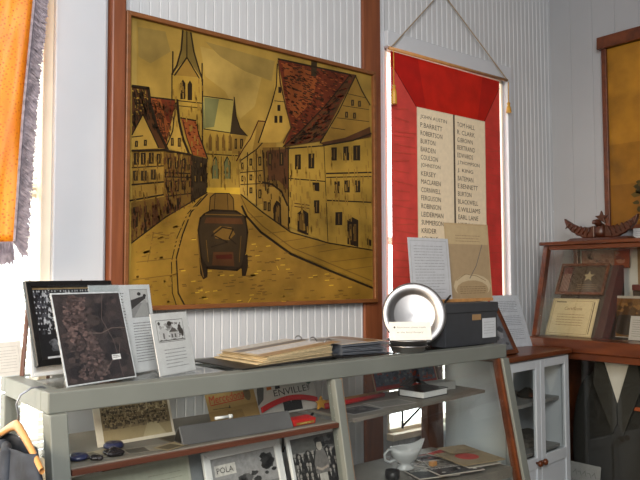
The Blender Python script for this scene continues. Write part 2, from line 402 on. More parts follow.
('d','r3',5,[(769,999,783,998),(867,806,882,805),(945,1047,960,1047),(860,1014,875,1013),(916,880,931,879),(777,977,791,977),(927,876,942,875),(988,995,1003,995),(949,824,964,823),(976,919,991,918),(915,921,929,920),(773,873,787,872),(969,936,984,935),(790,1044,804,1044),(827,753,841,752),(992,1061,1007,1060),(1012,982,1027,982),(1020,928,1035,927),(738,1048,752,1047),(725,987,739,986),(759,883,773,882),(993,904,1008,903),(870,842,884,841),(820,904,834,903),(1020,961,1035,960),(767,734,781,733),(1003,972,1018,971),(848,884,862,883),(947,1018,962,1017),(1033,1065,1048,1064),(887,1018,902,1017),(780,1008,794,1007),(863,1024,877,1023),(705,1016,718,1016),(762,886,776,885),(718,1051,732,1051),(881,936,896,935),(862,937,876,936),(784,1037,798,1037),(893,1031,908,1030),(959,972,974,971),(744,1046,758,1045),(1007,1008,1022,1008),(797,975,811,974),(837,1047,852,1047),(706,1024,719,1023),(764,1055,777,1054),(1087,1052,1103,1051),(820,851,834,850),(814,759,829,758),(740,919,754,918),(832,825,846,824),(1101,1065,1117,1064),(867,1001,882,1001),(805,1013,819,1012),(999,963,1014,962),(899,1036,914,1035),(889,803,904,802),(791,758,805,757),(832,942,846,941),(723,913,736,912),(935,1059,950,1059),(793,1056,807,1056),(756,827,770,826),(788,712,802,710),(784,862,798,861),(869,792,883,791),(920,1027,935,1026),(767,1040,780,1039),(775,738,789,736),(728,889,742,889),(785,763,799,761),(955,857,970,856),(837,855,851,854),(881,1049,895,1049),(1047,1042,1063,1042),(921,921,936,920),(837,900,852,899),(1010,951,1025,950),(970,873,985,872),(782,941,796,940),(874,1058,889,1058),(783,1010,797,1010),(920,938,935,937),(1027,960,1043,959),(814,727,828,726),(769,1034,783,1033),(1004,1000,1020,1000),(912,852,927,851),(808,914,822,914),(836,802,851,801),(1015,1005,1031,1004),(736,952,749,951),(866,1059,880,1058),(756,784,770,782),(849,1024,863,1023),(823,905,837,904),(915,890,930,889),(843,762,857,760),(811,903,826,903),(817,987,831,987),(747,868,761,867),(920,1035,935,1035),(714,984,728,983),(1026,937,1041,936),(875,961,889,960),(732,947,745,946),(795,774,809,773),(869,990,883,989),(960,845,975,844),(796,1024,810,1023),(907,778,922,777),(927,993,942,992),(867,891,881,890),(764,1000,778,1000),(925,943,940,942),(840,911,854,910),(824,883,838,882),(865,765,880,764),(937,890,952,889),(899,988,914,987),(848,890,862,889),(969,1033,984,1032),(1097,1061,1113,1061),(853,772,867,771),(825,978,839,977),(825,932,839,931),(810,1028,825,1028),(726,976,739,975),(776,1041,790,1041),(915,813,930,812),(810,717,824,715),(722,961,735,961),(897,992,912,991),(790,716,804,714),(752,730,766,729),(752,1046,766,1045),(1022,1050,1037,1049),(771,763,785,762),(853,1045,868,1045),(810,1028,824,1028),(753,1019,767,1019),(840,738,854,736),(725,990,739,989),(840,724,855,723),(897,825,912,824),(837,800,851,799),(888,887,903,886),(879,887,893,886),(1056,1046,1071,1046),(1063,1056,1079,1055),(762,969,776,968),(777,1051,791,1051),(987,907,1002,906),(922,930,937,929),(753,843,767,842),(827,890,842,889),(849,964,864,964),(842,856,857,855),(805,1030,819,1030),(904,815,919,814),(835,839,849,837),(883,909,898,908),(878,855,893,854),(846,1003,861,1003),(873,760,888,759),(999,973,1014,972),(818,889,832,888),(860,946,875,945),(942,1047,957,1046)]),
('d','r4',4,[(784,934,795,933),(956,1052,968,1051),(727,943,738,942),(919,816,931,814),(893,754,904,752),(812,1006,824,1006),(728,1051,739,1051),(1055,1053,1068,1052),(807,931,818,930),(909,931,921,930),(961,851,973,850),(877,1054,888,1053),(727,898,738,897),(895,933,907,932),(831,923,843,923),(776,925,788,924),(914,877,926,876),(728,976,739,975),(890,766,901,765),(922,990,933,989),(917,1021,929,1020),(817,741,828,739),(748,868,759,867),(958,969,970,968),(777,1049,789,1048),(875,971,887,970),(773,746,784,744),(782,765,793,764),(781,1002,792,1001),(853,763,865,762),(861,940,873,939),(766,975,778,975),(802,816,813,814),(835,1040,847,1040),(784,907,795,906),(933,1007,945,1006),(994,1029,1006,1029),(980,874,992,873),(765,789,776,788),(858,882,869,881),(947,862,959,860),(900,873,911,872),(804,739,815,738),(988,1026,1000,1025),(897,1026,909,1025),(1002,982,1014,982),(737,868,748,867),(881,903,892,902),(777,1036,788,1036),(818,744,830,742),(1016,1003,1028,1003),(1010,979,1022,978),(895,877,906,876),(796,813,807,812),(932,953,944,952),(738,858,749,857),(826,807,837,806),(764,922,775,921),(774,918,785,917),(939,1061,951,1061),(776,882,787,881),(762,1031,773,1030),(808,959,819,958),(876,990,887,990),(1117,1063,1130,1062),(936,905,947,904),(776,987,787,987),(1017,1030,1030,1029),(829,794,840,793),(761,820,772,819),(805,885,816,884),(848,756,860,754),(1014,920,1026,919),(988,945,1000,945),(1042,1021,1055,1021),(923,874,935,873),(763,830,774,829),(780,789,791,787),(929,814,940,813),(1097,1053,1110,1052),(758,703,769,702),(1012,927,1024,926),(1012,1058,1024,1058),(923,842,935,841),(951,1043,963,1042),(749,834,760,833),(1033,967,1045,966),(954,1004,966,1003),(810,815,821,814),(764,1056,775,1056),(912,972,924,971),(1041,969,1053,969),(979,983,991,983),(786,903,797,903),(1040,986,1052,986),(788,917,799,917),(733,945,744,945),(936,892,948,891),(948,992,960,991),(704,1047,715,1047),(835,1008,846,1007),(935,999,947,999),(914,934,925,933),(822,1056,833,1056),(940,862,952,861),(878,1043,889,1042),(743,879,754,878),(896,999,907,999),(820,901,831,900),(818,964,829,963)]),
('d','b2',5,[(748,833,764,832),(772,1039,789,1039),(982,911,1000,911),(998,895,1017,894),(857,910,874,909),(820,802,837,800),(800,898,817,897),(799,941,816,940),(777,945,794,944),(717,971,734,970),(941,867,959,866),(793,1006,810,1006),(734,996,750,996),(905,998,923,998),(835,919,852,918),(1017,975,1036,975),(1006,1009,1024,1008),(784,987,801,986),(774,844,791,843),(895,949,912,948),(906,930,923,929),(776,923,792,922),(1094,1056,1113,1055),(814,757,831,756),(753,986,770,986),(824,913,841,912),(825,935,842,934),(794,991,811,991),(819,998,836,997),(923,884,940,883),(860,894,877,893),(816,764,833,762),(797,998,814,998),(756,708,773,706),(930,1056,948,1056),(812,723,829,721),(775,727,792,725),(822,829,839,828),(860,956,877,955),(973,879,991,878),(797,1028,814,1028),(763,946,780,945),(740,946,756,946),(923,943,941,942),(832,972,850,971),(898,797,915,796),(876,798,894,797),(897,1048,915,1048),(763,753,780,752),(895,948,913,947),(910,773,928,771),(850,948,867,947),(924,915,942,914),(902,922,920,922),(892,820,909,819),(765,773,782,771),(801,1047,818,1046),(852,1045,869,1045),(1019,941,1037,940),(731,1030,747,1030),(1054,1014,1073,1014),(780,804,797,803),(772,870,789,869),(943,1054,961,1054),(913,841,931,840),(810,989,827,989),(761,734,777,732),(877,942,895,941),(913,830,930,828),(826,954,843,953)]),
('p','b2',[(873,1090),(908,1092),(902,1021),(872,1021)]),
('l','k',8,[(688,1063),(1148,1071)]),
('l','b3',8,[(688,1054),(699,958),(731,848),(759,768),(715,695)]),
('l','k',6,[(683,1040),(677,941),(651,854),(583,680)]),
('p','k',[(688,939),(704,942),(704,915),(688,912)]),
('p','k',[(683,858),(699,861),(699,834),(683,832)]),
('p','k',[(667,808),(683,810),(683,779),(667,777)]),
('p','k',[(693,812),(710,814),(710,783),(693,781)]),
('l','k',3,[(667,874),(726,878)]),
('p','b3',[(1116,1075),(1148,1071),(936,731),(720,678),(809,752),(960,892)]),
('d','r2',6,[(989,891,1008,900),(976,877,994,886),(1067,992,1086,1001),(1047,953,1066,962),(953,847,971,856),(807,707,824,714),(1049,947,1068,955),(962,875,980,883),(898,799,916,807),(885,741,902,749),(899,809,916,817),(989,882,1007,891),(901,819,919,827),(1036,958,1054,967),(964,891,982,899),(916,785,934,792),(895,739,913,747),(761,696,777,704),(960,832,978,840),(1068,990,1087,999),(867,737,884,744),(838,732,855,740),(818,730,835,738),(894,785,912,793),(822,752,839,760),(915,803,933,810),(844,750,861,758),(946,830,964,838),(938,788,956,796),(935,843,952,851),(912,815,930,823),(876,795,893,803),(1049,952,1068,961),(761,698,778,705),(820,746,837,753),(1015,948,1034,957),(842,764,860,772),(876,804,893,812),(980,835,998,843),(989,849,1007,857),(923,787,941,795),(853,733,870,740),(818,734,835,742),(979,869,997,878),(828,723,845,731),(848,768,865,776),(920,846,938,854),(771,696,788,704),(932,812,949,820),(860,752,877,760),(836,724,854,732),(848,731,866,738),(1096,1034,1116,1043),(893,750,911,757),(902,749,920,757),(970,893,988,901),(916,830,933,838),(1035,934,1053,943),(897,812,915,820),(909,822,926,830),(827,751,844,758),(929,836,947,845),(1009,932,1028,940),(950,815,968,823),(969,886,987,895),(903,788,920,796),(971,893,989,901),(854,772,872,779),(848,777,866,785),(855,752,872,759),(1044,985,1062,994),(1045,953,1064,962),(981,908,999,916),(1030,949,1049,958),(848,739,865,747),(877,779,894,787),(932,815,950,823),(946,873,964,881),(1097,1028,1116,1037),(945,779,963,787),(842,752,859,760),(990,902,1008,911),(937,802,955,810),(1024,941,1043,949),(915,746,933,754),(857,750,875,757),(940,829,958,837),(967,879,985,887),(756,699,772,707),(888,740,906,747),(909,838,926,846),(882,780,899,787),(967,845,985,853),(955,795,973,803),(912,739,929,746),(955,839,973,847),(907,803,925,811),(819,723,836,730),(1021,916,1040,924),(878,791,895,799),(1032,949,1051,958),(968,891,986,900),(751,697,768,705),(797,703,813,711),(871,772,888,780),(897,800,915,808),(892,751,909,759),(968,830,986,838),(883,791,900,799),(960,843,978,851)]),
('l','k',6,[(1110,1069),(960,901),(809,756),(715,678)]),
('p','o2',[(1145,1070),(1232,953),(1237,812),(1120,763),(924,720)]),
('l','k',6,[(1145,1070),(1033,875),(924,720)]),
('l','k',7,[(1145,1070),(1186,1004),(1239,944)]),
('l','k',3,[(1096,975),(1212,974)]),
('l','k',3,[(1064,913),(1232,919)]),
('l','k',3,[(1027,850),(1231,860)]),
('l','k',3,[(990,798),(1076,800)]),
('p','b2',[(1115,949),(1134,953),(1134,923),(1115,920)]),
('p','b2',[(1160,951),(1179,955),(1179,925),(1160,922)]),
('p','b2',[(1077,886),(1095,889),(1095,860),(1076,857)]),
('p','b2',[(1127,889),(1146,892),(1146,862),(1127,860)]),
('l','o2',3,[(1124,943),(1124,929)]),
('l','o2',3,[(1170,946),(1169,931)]),
('l','o2',3,[(1086,880),(1086,866)]),
('l','o2',3,[(1137,883),(1137,868)]),
('p','b3',[(924,720),(1076,762),(1238,836),(1244,788),(1120,753),(947,709)]),
('p','b1',[(604,661),(753,682),(752,290),(635,371),(604,476)]),
('p','b3',[(625,650),(742,672),(742,487),(688,526),(635,522)]),
('p','o1',[(742,677),(947,714),(969,261),(742,329)]),
('p','o2',[(604,493),(688,496),(742,421),(747,320),(604,374)]),
('l','k',9,[(604,511),(656,506),(704,479),(736,420)]),
('l','k',6,[(742,677),(742,329)]),
('l','k',7,[(947,714),(969,261)]),
('l','k',6,[(604,648),(620,478)]),
('l','k',6,[(731,671),(947,709)]),
('l','k',5,[(742,540),(958,544)]),
('p','k',[(635,643),(651,645),(651,588),(635,586)]),
('p','k',[(693,649),(715,652),(715,594),(693,592)]),
('p','k',[(778,649),(811,654),(811,586),(778,583)]),
('p','k',[(854,662),(889,667),(888,598),(854,594)]),
('l','w',3,[(643,637),(643,594)]),
('l','w',3,[(704,644),(704,600)]),
('l','w',3,[(795,645),(794,591)]),
('l','w',3,[(871,657),(871,603)]),
('p','k',[(609,430),(625,431),(625,392),(609,391)]),
('p','k',[(630,427),(646,428),(646,389),(630,388)]),
('l','w',3,[(617,424),(617,398)]),
('l','w',3,[(638,421),(638,395)]),
('p','k',[(661,338),(661,411),(677,438),(699,427),(704,327)]),
('p','b1',[(672,343),(672,408),(683,421),(693,413),(693,340)]),
('p','k',[(791,309),(791,388),(819,408),(853,392),(853,293)]),
('p','b1',[(802,318),(802,380),(819,394),(830,386),(830,310)]),
('l','b3',4,[(775,432),(859,428)]),
('l','b3',4,[(775,418),(859,414)]),
('p','k',[(885,452),(917,455),(916,395),(885,393)]),
('l','w',3,[(901,446),(900,401)]),
('p','k',[(876,533),(917,536),(917,495),(882,497)]),
('p','o1',[(947,709),(1244,783),(1245,234),(969,261)]),
('l','k',7,[(941,709),(1120,753),(1244,803)]),
('l','k',7,[(959,581),(1242,612)]),
('l','k',5,[(959,563),(1242,592)]),
('l','k',6,[(964,457),(1241,466)]),
('p','k',[(989,705),(1023,710),(1022,648),(989,644)]),
('p','k',[(1063,718),(1101,724),(1100,656),(1062,652)]),
('p','k',[(1126,730),(1171,737),(1170,663),(1125,658)]),
('p','k',[(1007,548),(1040,552),(1040,495),(1006,493)]),
('p','k',[(1068,558),(1102,562),(1102,504),(1068,502)]),
('p','k',[(1134,564),(1170,568),(1169,509),(1134,507)]),
('p','k',[(1012,405),(1055,409),(1054,347),(1011,345)]),
('l','w',3,[(1006,700),(1006,653)]),
('l','w',3,[(1082,713),(1081,661)]),
('l','w',3,[(1148,726),(1148,668)]),
('l','w',3,[(1023,543),(1023,501)]),
('l','w',3,[(1085,553),(1085,510)]),
('l','w',3,[(1152,558),(1151,515)]),
('l','w',3,[(1033,399),(1033,353)]),
('p','k',[(1085,259),(1085,371),(1117,387),(1155,375),(1154,247)]),
('p','b1',[(1098,353),(1113,354),(1113,279),(1097,278)]),
('p','b1',[(1126,354),(1142,356),(1141,275),(1125,274)]),
('l','k',3,[(1106,347),(1105,285)]),
('l','k',3,[(1134,348),(1133,282)]),
('p','k',[(1212,291),(1239,282),(1238,253),(1212,258)]),
('p','o6',[(13,235),(150,338),(333,448),(333,432),(261,364),(218,271),(194,166),(207,39),(238,0),(4,0)]),
('p','y2',[(333,448),(494,451),(504,369),(594,297),(752,207),(1243,52),(1242,0),(238,0),(207,39),(194,166),(218,271),(261,364)]),
('p','o6',[(494,451),(604,382),(752,303),(969,261),(1245,234),(1243,61),(752,215),(594,305),(509,377)]),
('l','k',5,[(13,235),(150,338),(333,448)]),
('l','k',6,[(333,440),(261,364),(223,271),(198,182),(207,46),(234,0)]),
('l','k',4,[(306,422),(244,355),(201,263),(177,166),(182,47),(199,0)]),
('l','k',6,[(494,451),(604,382),(752,303),(969,261),(1245,234)]),
('l','k',10,[(499,402),(523,361),(594,297),(752,207),(980,133),(1243,52)]),
('l','b1',5,[(494,443),(528,382),(604,323),(763,233),(1243,85)]),
('l','b1',3,[(604,365),(543,358)]),
('l','b1',3,[(725,306),(635,294)]),
('l','b1',3,[(836,279),(698,258)]),
('l','b1',3,[(910,218),(1103,245)]),
('l','b1',3,[(791,229),(951,255)]),
('l','b1',3,[(980,174),(1244,201)]),
('l','b1',3,[(1071,138),(1244,157)]),
('l','b1',3,[(93,278),(176,266)]),
('l','b1',3,[(34,164),(185,181)]),
('l','b1',3,[(19,98),(177,116)]),
('l','b1',3,[(101,279),(78,165)]),
('l','b1',3,[(55,23),(95,79)]),
('d','b1',4,[(276,196,294,197),(412,243,431,245),(324,249,342,251),(717,1,739,2),(294,114,311,115),(410,14,429,15),(652,90,673,91),(287,61,305,62),(979,98,1003,100),(533,107,553,108),(1057,19,1082,20),(597,134,617,135),(298,67,316,68),(560,16,580,16),(628,35,649,36),(361,261,380,263),(405,250,424,252),(482,106,502,107),(603,31,624,31),(861,44,884,45),(584,214,605,216),(627,95,648,96),(434,259,453,261),(668,177,689,178),(533,95,553,96),(411,284,430,286),(648,169,669,170),(956,109,980,110),(403,291,422,293),(746,115,768,116),(478,263,497,265),(211,137,229,139),(410,81,429,82),(311,275,329,277),(303,34,321,35),(700,185,721,186),(528,175,548,176),(594,89,614,90),(573,36,593,36),(1030,26,1055,27),(579,45,599,46),(516,146,536,148),(383,54,402,55),(495,225,514,226),(551,73,571,74),(1074,3,1099,4),(525,193,545,195),(226,72,243,73),(444,70,463,71),(503,192,522,193),(579,277,599,279),(422,68,441,69),(223,78,240,79),(429,319,448,321),(923,13,947,14),(423,156,442,157),(509,302,529,304),(271,146,289,148),(603,38,624,39),(603,43,623,44),(639,172,660,174),(616,167,637,168),(725,101,747,102),(437,182,456,184),(717,210,739,212),(528,191,548,193),(529,259,549,261),(385,114,403,116),(718,51,739,52),(466,339,485,341),(576,170,596,171),(410,251,429,253),(534,307,554,309),(829,13,852,13),(401,7,420,7),(450,93,469,94),(594,13,614,14),(329,159,347,160),(500,338,520,341),(358,199,377,201),(1008,12,1032,13),(592,55,612,56),(480,330,499,332),(300,23,318,24),(442,333,462,336),(584,71,604,72),(403,201,422,202),(1133,24,1158,25),(330,0,348,0),(306,0,324,0),(629,133,650,134),(743,52,765,53),(293,91,311,92),(483,5,503,6),(786,101,808,102),(314,24,332,25),(453,280,473,282),(578,68,598,69),(484,184,504,185),(301,204,319,206),(880,106,903,107),(384,115,403,116),(1019,95,1044,96),(357,337,375,339),(439,84,458,85),(738,125,760,126),(519,111,539,112),(541,217,561,219),(486,85,506,86),(264,258,281,260),(1032,40,1057,41),(1004,21,1028,22),(543,58,563,59),(651,117,672,118),(388,127,407,128),(264,44,282,45),(354,147,372,148),(1026,43,1050,44),(262,0,279,1),(469,38,488,39)]),
('d','y1',4,[(567,196,587,198),(698,158,720,159),(344,160,362,161),(282,46,299,47),(351,221,370,222),(1088,57,1113,58),(494,200,513,201),(727,140,748,141),(454,272,474,274),(452,184,471,186),(877,112,900,114),(304,210,322,212),(305,56,323,57),(363,51,381,52),(509,200,528,201),(697,24,719,25),(560,120,580,122),(314,194,332,196),(492,337,512,339),(337,131,355,132),(400,145,419,146),(356,179,374,180),(947,90,971,91),(704,0,725,0),(972,67,996,68),(457,210,477,211),(511,160,530,161),(265,255,283,257),(470,167,490,169),(476,9,495,10),(319,21,337,22),(853,103,876,104),(622,238,643,240),(441,220,460,222),(575,132,596,133),(571,235,592,237),(395,114,414,115),(946,118,969,120),(401,305,419,307),(301,317,319,319),(675,185,696,186),(327,47,345,48),(480,264,500,266),(220,132,237,133),(440,114,459,115),(450,222,469,224),(548,244,568,246),(296,53,314,53),(264,90,281,92),(538,31,558,32)]),
('d','b1',3,[(171,277,188,280),(100,90,116,92),(26,98,42,100),(81,69,98,71),(69,42,85,43),(166,72,183,74),(105,56,121,58),(89,40,105,42),(110,178,126,180),(139,209,156,212),(129,239,146,242),(149,94,166,97),(127,243,144,245),(68,99,84,101),(102,200,118,202),(122,278,139,280),(96,258,113,261),(55,185,71,187),(105,178,121,181),(139,39,156,41),(32,202,48,204),(155,269,172,272),(35,135,51,138),(149,256,166,258),(61,196,77,199)]),
('d','b1',4,[(75,505,76,486),(154,549,155,530),(139,565,140,546),(114,501,116,482),(71,490,72,471),(33,539,34,520),(73,549,74,530),(138,452,140,432),(106,448,107,429),(37,582,38,563),(27,404,28,385),(61,508,62,489),(109,417,111,398),(76,489,77,470),(65,539,66,520),(76,560,78,541),(142,499,143,480),(123,507,124,488),(26,432,28,413),(38,515,40,496),(14,537,16,519),(108,573,109,554),(30,571,31,553),(16,478,18,459),(47,432,49,413),(113,488,114,469),(59,428,60,410),(115,554,116,535),(128,587,129,568),(109,448,111,429),(110,507,111,488),(30,507,31,488),(60,421,61,402),(146,592,147,573),(93,571,94,552),(26,493,27,474),(116,556,118,537),(60,488,62,469),(92,565,94,546),(38,582,40,563),(42,431,43,412),(131,582,132,563),(62,417,64,398),(109,415,110,396),(20,413,21,394),(72,427,73,408),(98,518,100,499),(89,585,91,566),(109,458,110,439),(121,502,123,483),(49,453,51,435),(130,560,131,541),(59,529,60,510),(104,471,106,452),(75,552,77,534),(147,460,149,441),(114,546,115,527),(17,577,18,558),(16,541,18,522),(158,477,160,458)]),
('d','b3',5,[(30,353,31,334),(33,371,34,353),(97,393,98,374),(31,278,32,259),(50,303,52,285),(51,292,52,273),(13,363,15,345),(130,366,132,347),(98,378,100,359),(26,337,28,319),(84,341,85,322),(95,355,97,337),(130,365,131,346),(96,344,97,325),(43,356,44,338),(57,305,58,286),(118,355,120,336),(100,326,101,307),(119,340,120,321),(84,327,85,308),(14,265,16,246),(66,371,68,352),(46,352,48,334),(64,354,66,335),(51,366,53,347),(121,401,122,382),(76,343,77,324),(68,346,69,327),(64,393,66,374),(125,389,127,370),(38,372,40,353),(80,327,81,308),(109,387,110,368),(123,342,124,323),(42,339,44,320),(25,321,26,302),(103,345,105,326),(141,378,142,359),(55,315,56,296),(62,314,63,296),(27,368,29,350),(15,336,16,317),(46,379,47,360),(110,382,111,363),(32,290,33,272),(88,319,89,300),(20,344,22,326),(123,343,124,324),(81,316,83,297),(135,348,137,329),(72,316,74,298),(24,302,25,283),(13,316,14,297),(85,361,87,342),(107,330,108,311),(17,281,18,262),(115,408,116,389),(148,388,149,369),(78,353,79,334),(77,352,78,333)]),
('d','b3',4,[(181,395,182,376),(185,586,186,567),(209,390,210,370),(155,466,156,447),(154,498,155,479),(264,460,265,441),(206,560,207,540),(186,378,187,358),(181,391,182,372),(157,577,158,558),(213,400,214,380),(229,499,230,479),(229,552,230,532),(183,525,184,506),(170,588,171,569),(170,458,171,439),(217,516,218,497),(217,517,218,498),(214,436,215,417),(262,571,263,551),(156,466,157,447),(231,464,232,445),(202,489,203,470),(153,427,154,408),(156,379,157,360),(176,392,177,372),(183,435,184,416),(201,468,202,449),(204,537,205,518),(258,518,259,498),(162,544,163,525),(172,369,173,350),(236,550,237,530),(155,488,156,468),(194,474,195,454),(230,545,231,526),(174,513,175,494),(163,484,164,464),(216,532,217,513),(161,409,162,389),(156,375,157,356),(217,545,218,525),(146,378,147,359),(148,401,149,382),(208,422,209,403),(169,409,170,390),(175,446,176,426),(261,451,262,431),(163,535,164,516),(194,385,195,365),(240,503,241,484),(214,511,215,491),(202,520,204,500),(258,510,259,490),(182,438,183,419),(170,570,171,551),(198,386,199,366),(188,527,189,508),(179,443,180,423),(176,461,177,441),(204,593,205,573),(183,386,184,367),(170,404,171,385),(153,470,154,451),(195,432,196,412),(144,565,145,545),(155,372,156,353),(174,542,175,523),(207,493,208,474),(231,541,232,521),(172,484,173,465),(182,543,183,524),(168,530,169,511),(179,571,180,552),(245,444,246,424),(154,585,155,566),(184,462,185,442),(229,397,230,377),(176,400,177,381),(248,583,249,563),(223,480,224,461),(236,567,237,547),(148,485,149,466),(185,488,186,468),(194,471,195,452),(168,371,169,352),(195,445,196,426),(173,386,174,367),(171,395,172,375),(166,387,167,367),(157,387,158,368),(255,572,256,552),(150,387,151,368),(186,424,187,404),(255,404,256,384),(190,474,191,455),(148,569,149,550),(256,488,257,468),(232,481,233,461),(231,468,232,448),(161,516,162,497),(220,563,221,544),(257,593,258,573),(231,568,232,548),(157,414,158,395),(192,576,193,557),(160,425,161,406),(147,522,148,502),(257,542,258,522),(167,586,168,567)]),
('d','k',4,[(232,456,233,437),(230,577,231,558),(198,594,199,574),(240,507,241,488),(264,449,265,429),(245,551,246,531),(202,560,203,540),(251,554,252,534),(216,502,217,482),(246,510,247,491),(190,380,191,360),(158,564,159,544),(225,474,226,455),(252,485,253,465),(150,473,151,454),(175,391,176,372),(158,451,159,432),(162,429,163,410),(230,553,231,533),(213,572,214,552),(150,523,151,504),(154,483,155,464),(175,476,176,456),(227,522,228,503),(181,504,182,484),(244,512,245,492),(236,568,237,548),(181,524,182,505),(171,558,172,539),(192,389,193,369),(181,521,183,501),(173,471,174,452),(160,389,161,370),(194,591,195,571),(205,490,206,471),(167,520,168,501),(216,537,217,517),(148,512,149,493),(173,489,174,470),(197,529,199,509)]),
('d','k',4,[(332,484,333,468),(317,509,318,493),(307,528,308,512),(278,562,279,546),(261,544,262,528),(274,554,275,538),(273,530,274,514),(265,591,266,575),(331,522,332,506),(317,534,318,518),(261,586,262,570),(294,543,295,527),(309,521,310,506),(322,556,323,540),(265,416,266,400),(314,547,315,531),(319,565,320,549),(301,446,302,431),(273,583,274,567),(324,562,325,545),(318,503,319,487),(276,420,277,405),(288,543,289,527),(269,434,270,418),(305,548,306,532),(290,531,291,516),(312,512,313,496),(293,461,294,445),(286,579,287,563),(278,540,279,525),(330,567,331,551),(334,539,335,523),(277,448,278,432),(329,505,330,489),(281,569,282,554),(261,451,262,435),(317,535,318,519),(297,441,298,425),(314,460,315,444),(330,551,331,535),(285,457,286,441),(284,512,285,496),(327,520,328,504),(265,504,266,488),(268,485,269,469),(298,515,299,499),(311,587,312,571),(287,502,288,486),(273,420,274,405),(288,523,289,507)]),
('d','k',5,[(80,765,84,750),(20,733,24,718),(100,693,104,679),(56,765,60,750),(20,714,24,700),(54,824,58,810),(116,686,120,671),(38,777,42,763),(90,755,94,740),(65,789,69,775),(12,801,16,786),(50,780,54,766),(46,814,50,799),(13,692,17,677),(63,740,67,725),(18,698,22,683),(92,694,96,680),(75,764,80,750),(47,788,51,773),(19,777,23,762),(74,780,78,765),(26,775,30,761),(68,762,72,747),(72,821,76,807),(82,770,87,756),(42,809,47,794),(88,748,92,733),(38,801,42,787),(51,773,55,758),(18,689,22,675),(57,778,61,763),(20,691,24,676),(48,751,52,736),(36,736,41,721),(27,813,32,799),(98,688,102,673),(24,762,28,747),(79,751,83,737),(73,822,78,807),(34,779,39,764),(56,755,60,741),(63,752,68,738),(16,726,20,712),(42,731,46,716),(63,743,68,729),(60,753,64,738),(37,762,42,748),(76,727,80,712),(19,799,23,784),(15,716,19,701),(39,803,43,788),(64,773,68,759),(49,813,53,798),(111,678,116,663),(28,717,33,702),(17,808,21,794),(59,736,63,721),(69,723,73,708),(91,730,95,715),(50,802,54,787)]),
('d','b3',4,[(135,769,137,754),(106,766,108,751),(141,751,144,736),(137,714,140,699),(155,760,158,744),(102,771,105,756),(101,773,104,758),(186,785,188,769),(138,777,141,762),(118,784,121,769),(125,748,128,732),(129,705,132,690),(164,671,166,656),(149,761,152,746),(105,761,108,746),(92,786,95,771),(161,698,164,683),(132,718,135,703),(135,730,138,715),(104,728,106,713),(131,683,134,668),(148,787,150,772),(131,740,134,725),(151,652,154,636),(160,670,163,655),(185,767,188,752),(113,779,116,764),(182,768,184,753),(170,736,173,721),(164,736,167,720),(122,695,124,679),(145,663,148,647),(156,772,159,757),(140,777,143,762),(114,739,117,723),(178,733,181,717),(166,764,169,749),(120,735,123,720),(98,750,100,734),(141,695,143,679),(100,778,102,763),(183,782,186,766),(122,779,124,764),(136,769,139,754),(111,733,113,718),(153,695,155,679),(118,711,121,696),(131,662,133,647),(192,779,194,764),(149,651,152,636),(166,767,169,751),(120,781,123,766),(127,770,130,755),(166,741,169,725),(126,730,129,715),(139,768,142,753),(155,665,158,650),(168,695,170,679),(136,721,138,706),(167,798,170,782)]),
('d','o2',6,[(867,329,869,302),(843,486,844,459),(897,355,898,328),(814,432,815,405),(926,432,928,405),(818,411,819,384),(753,393,755,367),(815,508,816,481),(896,568,898,541),(915,326,917,298),(756,577,758,551),(916,593,918,566),(940,493,941,466),(872,673,874,646),(829,342,831,315),(751,604,752,578),(869,696,871,669),(781,363,783,337),(783,476,784,449),(955,475,957,447),(897,678,899,651),(860,466,861,439),(849,488,851,461),(756,422,758,396),(819,387,820,360),(844,331,846,304),(859,577,860,550),(839,576,841,549),(860,541,862,514),(868,337,869,310),(884,520,885,493),(854,346,855,319),(756,511,758,485),(760,445,762,418),(748,498,749,472),(771,543,773,517),(824,343,826,317),(788,595,789,568),(835,428,837,401),(787,582,789,555),(756,574,757,547),(828,436,830,409),(807,464,809,438),(920,583,921,556),(903,367,905,340),(952,378,953,350),(885,420,886,393),(784,535,785,509),(769,469,771,443),(947,421,948,394),(754,606,756,579),(849,693,851,666),(921,400,922,373),(838,598,839,571),(812,420,813,393),(931,627,933,600),(859,413,861,386),(793,383,794,357),(804,543,805,517),(751,556,752,530)]),
